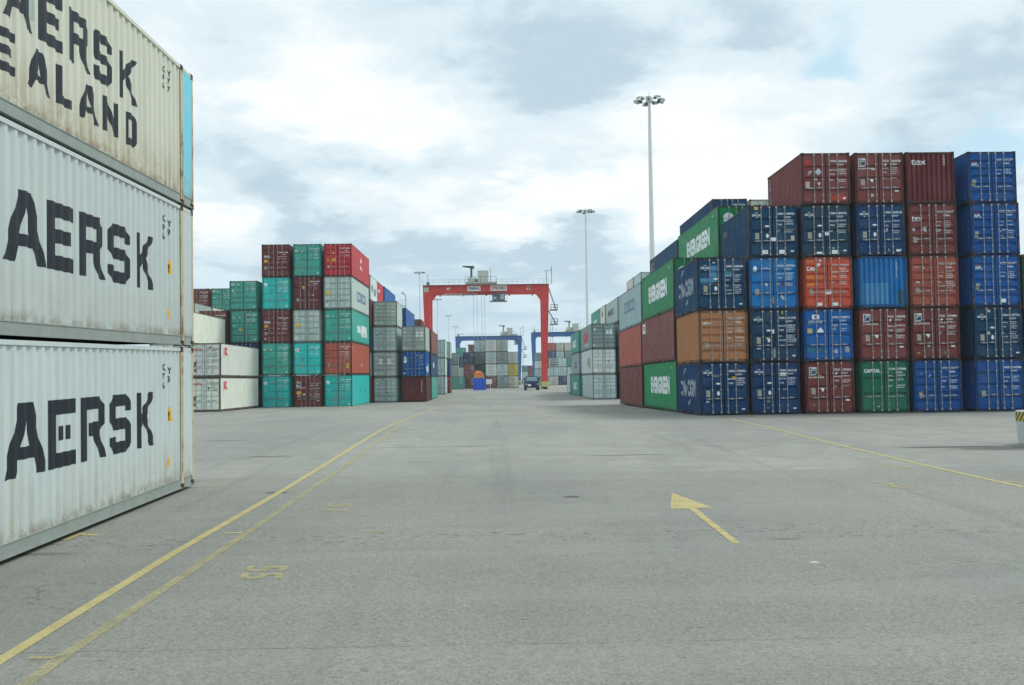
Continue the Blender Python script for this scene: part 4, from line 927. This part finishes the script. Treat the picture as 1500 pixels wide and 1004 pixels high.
line([(38, 1002), (93, 963), (367, 778), (464.5, 711), (500, 688), (525, 668)], .13, Y2, 'worn yellow line running beside the long one', 4)
line([(528, 666), (545, 653), (566, 638), (590, 622)], .12, Y4, 'faded far part of the worn yellow line')
line([(1070, 614.5), (1224, 651), (1350, 681), (1500, 714.5)], .13, Y1, 'yellow line crossing the yard toward the striped barrier', 0)
line([(1463, 706), (1500, 707)], .09, Y1, 'short yellow spur joining the crossing line')
line([(330, 781.5), (356, 781.5)], .1, Y1, 'short yellow tick between the two lines')
line([(42, 966), (88, 965)], .09, Y4, 'faint yellow tick between the two lines')
line([(92, 792), (122, 781)], .12, Y1, 'yellow corner mark beside the pale container')
line([(116, 784), (144, 784.5)], .12, Y1, 'cross piece of the yellow corner mark')
line([(284, 712.5), (320, 712)], .1, Y2, 'yellow tick at the pale container corner')
line([(308, 706), (326, 706.5)], .1, Y4, 'faint tick beyond the pale container corner')
A = [gpx(*p) for p in ((984, 722.5), (1044, 744.5), (1019.5, 745.5), (1085, 797), (1074, 797.5), (1009, 745.8), (982.3, 746))]
drape([(p.x, p.y) for p in A], Y3, 'arrow_marking', 'yellow arrow painted on the asphalt')
def ground_text(s, corner, right, up, mat, label):
    """numeral painted on the ground from its lower-left pixel, with pixel ends of its baseline and height"""
    vs, fs, w = text_geo(s, .005); o = gpx(*corner); r = gpx(*right)-o; u = gpx(*up)-o
    b = MB(); b.v = []
    for a, c in vs:
        p = o+r*(a/w)+u*c; b.v.append((p.x, p.y, gz(p.y)+LIFT))
    b.f = list(fs); b.m = [0]*len(fs)
    ob = link('numeral_marking', b.mesh('numeral_marking', [mat])); tag(ob, label, None, None, 'structure')
ground_text('55', (364, 830), (350, 850), (424, 829), Y4, 'worn yellow number painted near the worn line')
ground_text('51', (482, 738), (472, 749), (520, 738), Y4, 'faint yellow number farther along the worn line')
ground_text('54', (1276, 705), (1296, 713), (1328, 711), Y4, 'worn yellow number beside the crossing line')
ground_text('52', (1290, 680), (1300, 684.5), (1330, 683.5), Y4, 'second worn number beside the crossing line')
for k, (px, py) in enumerate(((1435, 664), (1452, 613), (1488, 628.5), (1372, 631), (1262, 632), (1368, 614), (1280, 616), (390, 668), (300, 628), (395, 628), (1180, 617), (548, 779))):
    line([(px-14, py), (px+14, py+.4)], .12, Y4, 'short worn yellow dash number %d' % (k+1) if False else None)
# ------------------------------------------------------------------ striped barrier
def barrier():
    P = gpx(1518, 654.5); b = MB(); w = 1.1; h = .98
    bm = bmesh.new(); bmesh.ops.create_cube(bm, size=1.0)
    for v in bm.verts: v.co = Vector((v.co.x*w, v.co.y*w, (v.co.z+.5)*h))
    bmesh.ops.bevel(bm, geom=[e for e in bm.edges], offset=.06, segments=3, profile=.6, affect='EDGES')
    for v in bm.verts:
        if v.co.z < .09: v.co.x *= .93; v.co.y *= .93
    me = bpy.data.meshes.new('concrete_block'); bm.to_mesh(me); bm.free(); me.materials.append(M_CONC)
    root = link('barrier_block', None, None, (P.x+w/2, P.y+w/2, P.z)); tag(root, 'white concrete barrier with yellow and black striped top', 'barrier')
    link('block', me, root)
    b = MB(); t = .004; z0, z1 = .68, .93; hw = w/2+t; n = 5; e = w/2-.055
    for s in range(-1, 2*n):
        x0 = -e+s*(2*e/n)/1.0; bw = e/n
        for c, d in ((0, 0), (1, bw)):
            b.cur = c
            pts = [(x0+d-.12, z0), (x0+d-.12+bw, z0), (x0+d+bw+.12, z1), (x0+d+.12, z1)]
            cl_ = [(max(-e, min(e, x)), z) for x, z in pts]
            if cl_[1][0]-cl_[0][0] < 1e-4 and cl_[2][0]-cl_[3][0] < 1e-4: continue
            for face in range(2):
                q = [(x, -hw, z) for x, z in cl_] if face == 0 else [(-hw, -x, z) for x, z in cl_]
                b.quad(*q)
    link('stripe_band', b.mesh('stripe_band', [plain('stripe_yellow', (.62, .5, .05), .6), plain('stripe_black', (.03, .03, .03), .7)]), root)
barrier()
# ------------------------------------------------------------------ high masts
def mast(X, Y, top, label, lamps=8, r=.32):
    z = gz(Y); Hh = top-z
    root = link('light_mast', None, None, (X, Y, z)); tag(root, label, 'light mast', 'tall floodlight masts in the yard')
    b = MB(); n = 5
    for i in range(n): b.tube((0, 0, Hh*i/n), (0, 0, Hh*(i+1)/n), r*(1-.6*i/n), r*(1-.6*(i+1)/n), 14, cap=(i == n-1))
    b.tube((0, 0, 0), (0, 0, .08), r*1.6, r*1.6, 14)
    link('pole', b.mesh('pole', [M_POLE]), root)
    b = MB()
    b.tube((0, 0, Hh-.25), (0, 0, Hh+.15), .32, .32, 12); b.tube((0, 0, Hh+.15), (0, 0, Hh+.75), .04, .02, 6)
    R0 = 1.0
    for i in range(16):
        a, c = 2*math.pi*i/16, 2*math.pi*(i+1)/16
        b.tube((R0*math.cos(a), R0*math.sin(a), Hh-.1), (R0*math.cos(c), R0*math.sin(c), Hh-.1), .035, seg=6)
    for i in range(4):
        a = math.pi*i/2+.4; b.tube((0, 0, Hh-.1), (R0*math.cos(a), R0*math.sin(a), Hh-.1), .03, seg=6)
    link('head_ring', b.mesh('head_ring', [M_LAMPB]), root)
    def lampm():
        b = MB()
        b.hex8([(-.2, .1, -.1), (.2, .1, -.1), (.27, .52, -.24), (-.27, .52, -.24), (-.2, .1, .05), (.2, .1, .05), (.27, .58, -.06), (-.27, .58, -.06)])
        b.cur = 2; b.box(-.1, .1, -.12, .1, -.26, .02); b.cur = 0
        b.cur = 1; b.hex8([(-.18, .12, -.118), (.18, .12, -.118), (.25, .5, -.248), (-.25, .5, -.248), (-.18, .12, -.108), (.18, .12, -.108), (.25, .5, -.238), (-.25, .5, -.238)])
        return b.mesh('floodlight', [M_LAMPB, M_GLASS, plain('lamp_gear', (.05, .07, .08), .6)])
    me = cached('lamp', lampm)
    for i in range(lamps):
        a = 2*math.pi*i/lamps+.3
        link('floodlight', me, root, (R0*math.cos(a), R0*math.sin(a), Hh-.05+(.12 if i % 2 else 0)), (0, 0, a-math.pi/2))
def mtop(px, py, Y): return at(px, py, Y)
for (px, py, Y, lab, n) in ((951, 146, 98, 'tallest pale mast with a ring of floodlights behind the green containers', 9), (859.5, 309, 160, 'second tall mast standing between the gantry and the nearest mast', 9),
        (615, 399, 251, 'mast rising past the red gantry corner', 8), (641, 438.5, 334, 'mast seen under the red beam beside the leg', 8), (657, 462.5, 415, 'mast inside the red gantry opening, third in its line', 8),
        (667, 478.5, 497, 'small mast over the blue gantry corner', 6), (674, 490, 582, 'tiny mast just above the blue gantry beam', 6), (684.5, 505, 741, 'smallest mast seen under the blue beam', 6)):
    p = mtop(px, py, Y); b0 = at(px+(2.6 if px > 900 else .8), 560, Y); mast((p.x+b0.x)/2 if px < 900 else p.x, Y, p.z, lab, n, .36 if Y < 100 else .32)
# ------------------------------------------------------------------ rubber tyred gantries
def gantry(Xl, Xr, Y, Ztop, depth, colr, label, big=True, trolley_x=.45, beam=1.2):
    z = gz(Y); Wg = Xr-Xl; Hh = Ztop-z
    root = link('gantry_crane', None, None, (Xl, Y, z)); tag(root, label, 'gantry crane', 'rubber tyred gantry cranes over the lanes')
    mats = [P_CLEAN]
    def part(name, b, m=mats, par=root, c=colr): return link(name, b.mesh(name, m), par, (0, 0, 0), None, c)
    lw = 1.35
    for k, y0 in enumerate((0, depth)):
        b = MB(); b.box(0, Wg, y0, y0+1.0, Hh-beam, Hh); b.box(-.05, Wg+.05, y0-.03, y0+1.03, Hh-.1, Hh-.02) ; b.box(0.02, Wg-.02, y0-.02, y0+1.02, Hh-beam-.06, Hh-beam+.06)
        for i in range(1, 12): b.box(Wg*i/12-.04, Wg*i/12+.04, y0-.035, y0+1.035, Hh-beam, Hh-.1)
        bm_ = part('beam', b)
        for i in range(5):
            b = MB(); xx = Wg*(.12+i*.19); b.box(xx-.14, xx+.14, y0+.3, y0+.6, Hh-beam-.32, Hh-beam-.06); part('lamp', b, [plain('gear_dark', (.06, .085, .09), .6)], bm_)
        for s in (0, 1):
            b = MB(); xo = 0.0 if s == 0 else Wg; d = 1 if s == 0 else -1; zt = Hh-beam; zb_ = 2.1
            tw, bw = lw, .75; xin = xo+d*tw; xb0 = xo+d*.55; xb1 = xb0+d*bw
            def P(x, y, zz_): return (x, y, zz_)
            a0, a1 = (xb0, xb1) if d > 0 else (xb1, xb0); c0, c1 = (xo, xin) if d > 0 else (xin, xo)
            b.hex8([(a0, y0+.1, zb_), (a1, y0+.1, zb_), (a1, y0+.9, zb_), (a0, y0+.9, zb_), (c0, y0+.05, zt), (c1, y0+.05, zt), (c1, y0+.95, zt), (c0, y0+.95, zt)])
            g = xin+d*.9   # gusset under the beam
            n = [(xin, y0+.05, zt-1.2), (xin, y0+.95, zt-1.2), (g, y0+.95, zt-.01), (g, y0+.05, zt-.01), (xin, y0+.95, zt-.01), (xin, y0+.05, zt-.01)]
            o = len(b.v); b.v += n
            for f in ((0, 1, 2, 3), (0, 3, 5), (1, 4, 2), (0, 5, 4, 1), (2, 4, 5, 3)): b.f.append(tuple(o+i for i in f)); b.m.append(0)
            part('leg', b)
    for s in (0, 1):
        xc = .98 if s == 0 else Wg-.98
        b = MB(); b.box(xc-.45, xc+.45, -1.2, depth+2.2, 1.35, 2.1); part('sill_beam', b)
        for yy in (-.6, depth+1.4):
            b = MB(); b.box(xc-.7, xc+.7, yy-1.5, yy+1.5, .45, 1.5)
            bo = part('bogie', b, [plain('bogie_yellow', (.55, .5, .2), .7)])
            for yw in (yy-.85, yy+.85):
                b = MB(); b.tube((xc-.32, yw, .62), (xc+.32, yw, .62), .62, seg=16); part('wheel', b, [M_RUBBER], bo)
    # walkway with handrail along the beam top
    b = MB(); b.box(0, Wg, -.75, -.05, Hh-.02, Hh+.03)
    for i in range(25): x = Wg*i/24; b.tube((x, -.7, Hh), (x, -.7, Hh+1.0), .025, seg=5)
    for zz_ in (.55, 1.0): b.tube((0, -.7, Hh+zz_), (Wg, -.7, Hh+zz_), .025, seg=5)
    part('walkway', b, [plain('walkway_grey', (.3, .33, .33), .6)])
    tx = Wg*trolley_x
    b = MB(); b.box(tx-3.0, tx+3.2, -.3, depth+1.3, Hh+.25, Hh+.6); b.box(tx-.6, tx+1.5, 1.5, 4.2, Hh+.6, Hh+3.0); b.box(tx-2.6, tx-1.2, 1.5, 3.5, Hh+.6, Hh+1.6); b.tube((tx-2.0, 1, Hh+1.2), (tx-.9, 4, Hh+1.2), .5, seg=10)
    tr_ = part('trolley', b, [plain('trolley_cream', (.5, .53, .47), .6)], c=colr)
    b = MB(); b.box(tx-2.05, tx-1.65, 1.2, 1.6, Hh+.6, Hh+3.6)
    b.hex8([(tx-3.6, 1.2, Hh+3.75), (tx-1.3, 1.2, Hh+3.3), (tx-1.3, 1.6, Hh+3.3), (tx-3.6, 1.6, Hh+3.75), (tx-3.6, 1.2, Hh+3.95), (tx-1.3, 1.2, Hh+3.9), (tx-1.3, 1.6, Hh+3.9), (tx-3.6, 1.6, Hh+3.95)])
    for i in range(7): x = tx-3+i*1.0; b.tube((x, -.3, Hh+.6), (x, -.3, Hh+1.6), .03, seg=5)
    b.tube((tx-3, -.3, Hh+1.6), (tx+3.2, -.3, Hh+1.6), .03, seg=5); b.tube((tx+1.9, 0, Hh+.6), (tx+1.9, 0, Hh+3.4), .04, seg=5)
    part('hoist_gear', b, [plain('gear_dark', (.06, .085, .09), .6)], tr_)
    cx = tx+2.2
    b = MB(); b.box(cx, cx+2.5, .6, 3.0, Hh-beam-1.9, Hh-beam-.35); b.box(cx+.2, cx+.5, 1.2, 1.6, Hh-beam-.35, Hh-.1); b.box(cx+1.9, cx+2.2, 1.2, 1.6, Hh-beam-.35, Hh-.1); b.box(cx-.5, cx+2.9, .4, 3.2, Hh-beam-1.98, Hh-beam-1.9); [b.tube((cx-.5+i*.85, .42, Hh-beam-1.9), (cx-.5+i*.85, .42, Hh-beam-.9), .03, seg=5) for i in range(5)]; b.tube((cx-.5, .42, Hh-beam-.9), (cx+2.9, .42, Hh-beam-.9), .03, seg=5)
    cb = part('cab', b, [plain('cab_dark', (.08, .12, .14), .4)])
    b = MB(); b.box(cx+1.6, cx+2.35, .585, .6, Hh-beam-1.6, Hh-beam-.6); b.box(cx+.15, cx+.8, .585, .6, Hh-beam-1.6, Hh-beam-1.1)
    part('window', b, [plain('cab_glass', (.5, .6, .62), .15)], cb)
    for x in (tx-1.5, tx-.8, tx+.1, tx+.7):
        b = MB(); zl = 7.5 if big else 9
        b.tube((x, 2.5, Hh-.5), (x, 2.5, zl), .035, seg=5); part('hoist_rope', b, [plain('rope_grey', (.45, .5, .52), .5)])
    b = MB(); b.box(tx-3.05, tx+2.6, 1.9, 3.1, 6.9, 7.3) if big else b.box(tx-1.2, tx+1.6, 2, 3, 8.4, 9)
    if not big: part('spreader', b, [plain('spreader_red', (.5, .12, .1), .5)])
    # stair tower on the outside of one leg
    b = MB(); X1 = Wg+.1
    for zc in (Hh-5.2, Hh-8.0, Hh-16.0 if big else Hh-13):
        b.box(X1, X1+1.5, -.2, .9, zc, zc+.22)
        for zz_ in (.6, 1.15): b.tube((X1+.2, -.2, zc+zz_), (X1+1.5, -.2, zc+zz_), .06, seg=5); b.tube((X1+1.5, -.2, zc+zz_), (X1+1.5, .9, zc+zz_), .06, seg=5)
        for x in (X1+.2, X1+.85, X1+1.5): b.tube((x, -.2, zc), (x, -.2, zc+1.2), .06, seg=5)
    for (za, zb2) in ((Hh-5.1, Hh-.3), (Hh-8, Hh-5.1)):
        b.tube((X1+1.3, 0, za), (X1-.3, 0, zb2), .1, seg=5); b.tube((X1+1.3, .6, za), (X1-.3, .6, zb2), .07, seg=5)
        for i in range(9): f = i/9; b.box(X1+1.3-1.6*f-.1, X1+1.3-1.6*f+.1, 0, .6, za+(zb2-za)*f, za+(zb2-za)*f+.04)
    for x in (X1+.1, X1+.6): b.tube((x-.05, .5, 2.5), (x-.05, .5, Hh-8), .035, seg=5)
    k = 3.0
    while k < Hh-8: b.tube((X1+.05, .5, k), (X1+.55, .5, k), .025, seg=4); k += .45
    part('ladder', b, [plain('stair_grey', (.12, .16, .17), .6)])
    b = MB()
    for x, h_ in ((Wg+.6, 3.6), (Wg-.4, 2.6), (1.0, 2.2)): b.tube((x, .5, Hh), (x, .5, Hh+h_), .06, seg=5)
    b.tube((Wg-.9, .5, Hh+2.6), (Wg+.6, .5, Hh+2.9), .05, seg=5); b.box(.7, 1.3, .3, .7, Hh, Hh+.7)
    part('antenna', b, [plain('stair_grey', (.12, .16, .17), .6)])
    return root, Hh, Wg
def board(root, x0, x1, y, z0, z1, c, txt, tc, frac=.6):
    b = MB(); b.box(x0, x1, y-.06, y-.01, z0, z1); link('sign_board', b.mesh('sign_board', [plain('board_%d' % int(c[0]*100), c, .5, 0, .04)]), root)
    if txt:
        h = (z1-z0)*frac
        me = build_marks([('text', txt, 0, 0, h, .02, (x1-x0)*.86, tc, 0)], 'front', 0, 0, (), lambda a: 0)
        link('marking', me, root, (x0+(x1-x0)*.07, y-.065, z0+(z1-z0)*(1-frac)/2))
YG = 194
gl = at(619.3, 420, YG); gr_ = at(804, 420, YG)
RG = sr(198, 52, 46)
g, Hh, Wg = gantry(gl.x, gr_.x, YG, at(712, 417.5, YG).z, 7.5, RG, 'tall red gantry crane spanning the lane above the blue truck', True, .46)
u = Wg/184.7
board(g, 65*u, 84.5*u, 0, Hh-1.2, Hh-.2, sr(225, 228, 222), 'TERMINAL', COSB, .45)
board(g, 99*u, 123*u, 0, Hh-1.2, Hh-.1, sr(232, 228, 225), 'SYNCHRO', sr(150, 40, 50), .6)
board(g, 152*u, 157*u, 0, Hh-1.1, Hh-.25, sr(230, 210, 170), '9', BLK, .8)
board(g, 34*u, 41*u, 0, Hh-.95, Hh-.45, RG, '40T', WT, .9)
board(g, 1.2*u, 8.5*u, 0, Hh-1.3, Hh-.35, sr(190, 190, 170), '', WT)
board(g, 29*u, 78*u, 7.5, Hh-1.4, Hh-1.0, sr(215, 205, 205), 'MITSUI PACECO TRANSTAINER', sr(120, 60, 60), .7)
YB = 362; bl_ = at(667, 495, YB); br_ = at(764.5, 495, YB)
BG = sr(10, 90, 160)
gantry(bl_.x, br_.x, YB, at(716, 492.5, YB).z, 7.5, BG, 'distant blue gantry crane seen through the red one', False, .8)
b2 = at(779, 490, 345)
gantry(b2.x, b2.x+25, 345, at(800, 486.8, 345).z, 7.5, BG, 'distant blue gantry crane partly behind the red leg', False, .6)
b3 = at(640, 500, 420)
gantry(at(636.5, 507, 420).x, at(662.5, 507, 420).x+0.01, 420, at(650, 507, 420).z, 7.5, BG, 'farthest blue gantry crane whose leg shows beside the stacks', False, .5) if False else None
# ------------------------------------------------------------------ truck
def truck():
    Y = 176; p0 = at(768.5, 571, Y); p1 = at(790.5, 571, Y); w = p1.x-p0.x; z = gz(Y)
    root = link('terminal_truck', None, None, ((p0.x+p1.x)/2, Y, z)); tag(root, 'dark blue truck with white plate parked below the red gantry', 'truck')
    c = sr(8, 44, 84); h = w/2-.05
    def part(name, b, m, par=root): return link(name, b.mesh(name, m), par, (0, 0, 0), None, c)
    b = MB(); b.box(-h, h, .2, 5.6, .55, 1.35); b.hex8([(-h*.95, .1, 1.35), (h*.95, .1, 1.35), (h*.95, 1.6, 1.35), (-h*.95, 1.6, 1.35), (-h*.9, .3, 1.6), (h*.9, .3, 1.6), (h*.9, 1.6, 1.65), (-h*.9, 1.6, 1.65)])
    part('body', b, [P_CLEAN])
    b = MB(); b.hex8([(-h*.88, 1.3, 1.6), (h*.88, 1.3, 1.6), (h*.88, 3.4, 1.6), (-h*.88, 3.4, 1.6), (-h*.74, 1.75, 2.5), (h*.74, 1.75, 2.5), (h*.76, 3.2, 2.5), (-h*.76, 3.2, 2.5)])
    cab = part('cab', b, [P_CLEAN])
    b = MB(); n = Vector((0, -.9, -.45)).normalized()*0
    b.hex8([(-h*.78, 1.33, 1.68), (h*.78, 1.33, 1.68), (h*.78, 1.4, 1.68), (-h*.78, 1.4, 1.68), (-h*.68, 1.68, 2.38), (h*.68, 1.68, 2.38), (h*.68, 1.75, 2.38), (-h*.68, 1.75, 2.38)])
    part('windscreen', b, [plain('truck_glass', (.2, .3, .34), .1)], cab)
    for s in (-1, 1):
        for yy in (.8, 4.6):
            b = MB(); b.tube((s*(h-.38), yy, .5), (s*(h+.02), yy, .5), .5, seg=16); wh = part('wheel', b, [M_RUBBER])
            b = MB(); b.tube((s*(h+.02), yy, .5), (s*(h+.035), yy, .5), .24, seg=12); part('rim', b, [M_ROD], wh)
        b = MB(); b.box(s*h*.8-.16, s*h*.8+.16, .15, .2, 1.0, 1.2); part('headlight', b, [M_GLASS])
        b = MB(); b.box(s*h*.98-.12, s*h*.98+.12, 1.3, 1.4, 1.75, 2.15); part('mirror', b, [M_DARK])
    b = MB(); b.box(-.75, -.15, .13, .19, .72, 1.12); part('number_plate', b, [plain('plate_white', (.75, .77, .77), .4, 0, .02)])
    b = MB(); b.box(-h*.96, h*.96, .02, .2, .42, .62); part('bumper', b, [M_DARK])
truck()
# ------------------------------------------------------------------ lane-end things
def low_box():
    Y = 192; p0 = at(693.3, 569.5, Y); root = link('storage_box', None, None, (p0.x+1.2, Y, gz(Y))); tag(root, 'vivid blue low steel box under the orange machine', 'storage box')
    c = sr(10, 82, 200); b = MB(); b.box(-1.2, 1.2, .05, 2.4, .1, 2.2); b.box(-1.22, 1.22, 0, 2.42, 2.2, 2.32); b.box(-1.22, 1.22, 0, 2.42, 0, .1)
    for x in (-1.2, -.62, -.04, .54, 1.12): b.box(x, x+.08, 0, .05, .1, 2.2)
    link('body', b.mesh('body', [P_CLEAN]), root, color=c)
    b = MB(); b.tube((-.3, -.03, .3), (-.3, -.03, 2.1), .02, seg=6); b.tube((.3, -.03, .3), (.3, -.03, 2.1), .02, seg=6); link('latch', b.mesh('latch', [M_ROD]), root)
    r2 = link('machine_unit', None, None, (p0.x+1.1, Y, gz(Y)+2.33)); tag(r2, 'orange machine unit resting on the vivid blue box', 'machine')
    b = MB(); b.box(-.95, .95, .2, 2.2, .25, 1.05); b.hex8([(-.8, .3, 1.05), (.6, .3, 1.05), (.6, 2, 1.05), (-.8, 2, 1.05), (-.6, .5, 1.4), (.4, .5, 1.4), (.4, 1.8, 1.4), (-.6, 1.8, 1.4)])
    link('housing', b.mesh('housing', [plain('machine_orange', (.75, .2, .04), .5)]), r2)
    b = MB(); b.box(-1.1, 1.1, .1, 2.3, .0, .25); link('skid', b.mesh('skid', [plain('skid_tan', (.45, .3, .14), .7)]), r2)
low_box()
def sign():
    Y = 190; p = at(716.5, 569, Y); root = link('notice_sign', None, None, (p.x, Y, gz(Y))); tag(root, 'small white notice board on a post in front of brown container', 'sign')
    b = MB(); b.tube((.25, 0, 0), (.25, 0, 2.1), .04, seg=8); link('post', b.mesh('post', [M_POLE]), root)
    b = MB(); b.box(-.55, .55, -.08, -.04, 1.15, 2.1); link('board', b.mesh('board', [plain('board_white', (.72, .74, .72), .5, 0, .05)]), root)
sign()
def cam_mast():
    Y = 128; p = at(586, 424, Y); root = link('camera_post', None, None, (p.x, Y+8, gz(Y))); tag(root, 'small dark post with a railed platform above the blue container', 'post')
    Hh = p.z-gz(Y); b = MB(); b.tube((0, 0, 0), (0, 0, Hh), .12, .09, 8); b.tube((0, 0, Hh), (-.4, 0, Hh+.1), .08, seg=6); b.box(-.55, -.2, -.15, .15, Hh+.1, Hh+.35)
    link('pole', b.mesh('pole', [M_LAMPB]), root)
    b = MB(); b.box(-.9, 0, -.4, .4, Hh-1.6, Hh-1.5)
    for x in (-.9, -.45, 0): b.tube((x, -.4, Hh-1.5), (x, -.4, Hh-.7), .025, seg=5)
    b.tube((-.9, -.4, Hh-.7), (0, -.4, Hh-.7), .025, seg=5)
    link('platform', b.mesh('platform', [M_LAMPB]), root)
cam_mast()
# ------------------------------------------------------------------ air
hb = MB(); hb.box(-420, 420, -70, 900, -2.5, 60)
hm = bpy.data.materials.new('haze_air'); hm.use_nodes = True; ht = NT(hm.node_tree); ht.n.clear()
pv = ht.node('ShaderNodeVolumePrincipled'); ho = ht.node('ShaderNodeOutputMaterial'); ht.l.new(pv.outputs[0], ho.inputs['Volume'])
pv.inputs['Color'].default_value = (.86, .95, 1.0, 1); pv.inputs['Density'].default_value = 0.00028; pv.inputs['Anisotropy'].default_value = 0.2
hz_o = link('haze', hb.mesh('haze', [hm])); tag(hz_o, 'thin pale haze filling the yard', None, None, 'stuff')
scene.cycles.volume_bounces = 1
scene.cycles.max_bounces = 6
scene.cycles.transparent_max_bounces = 6
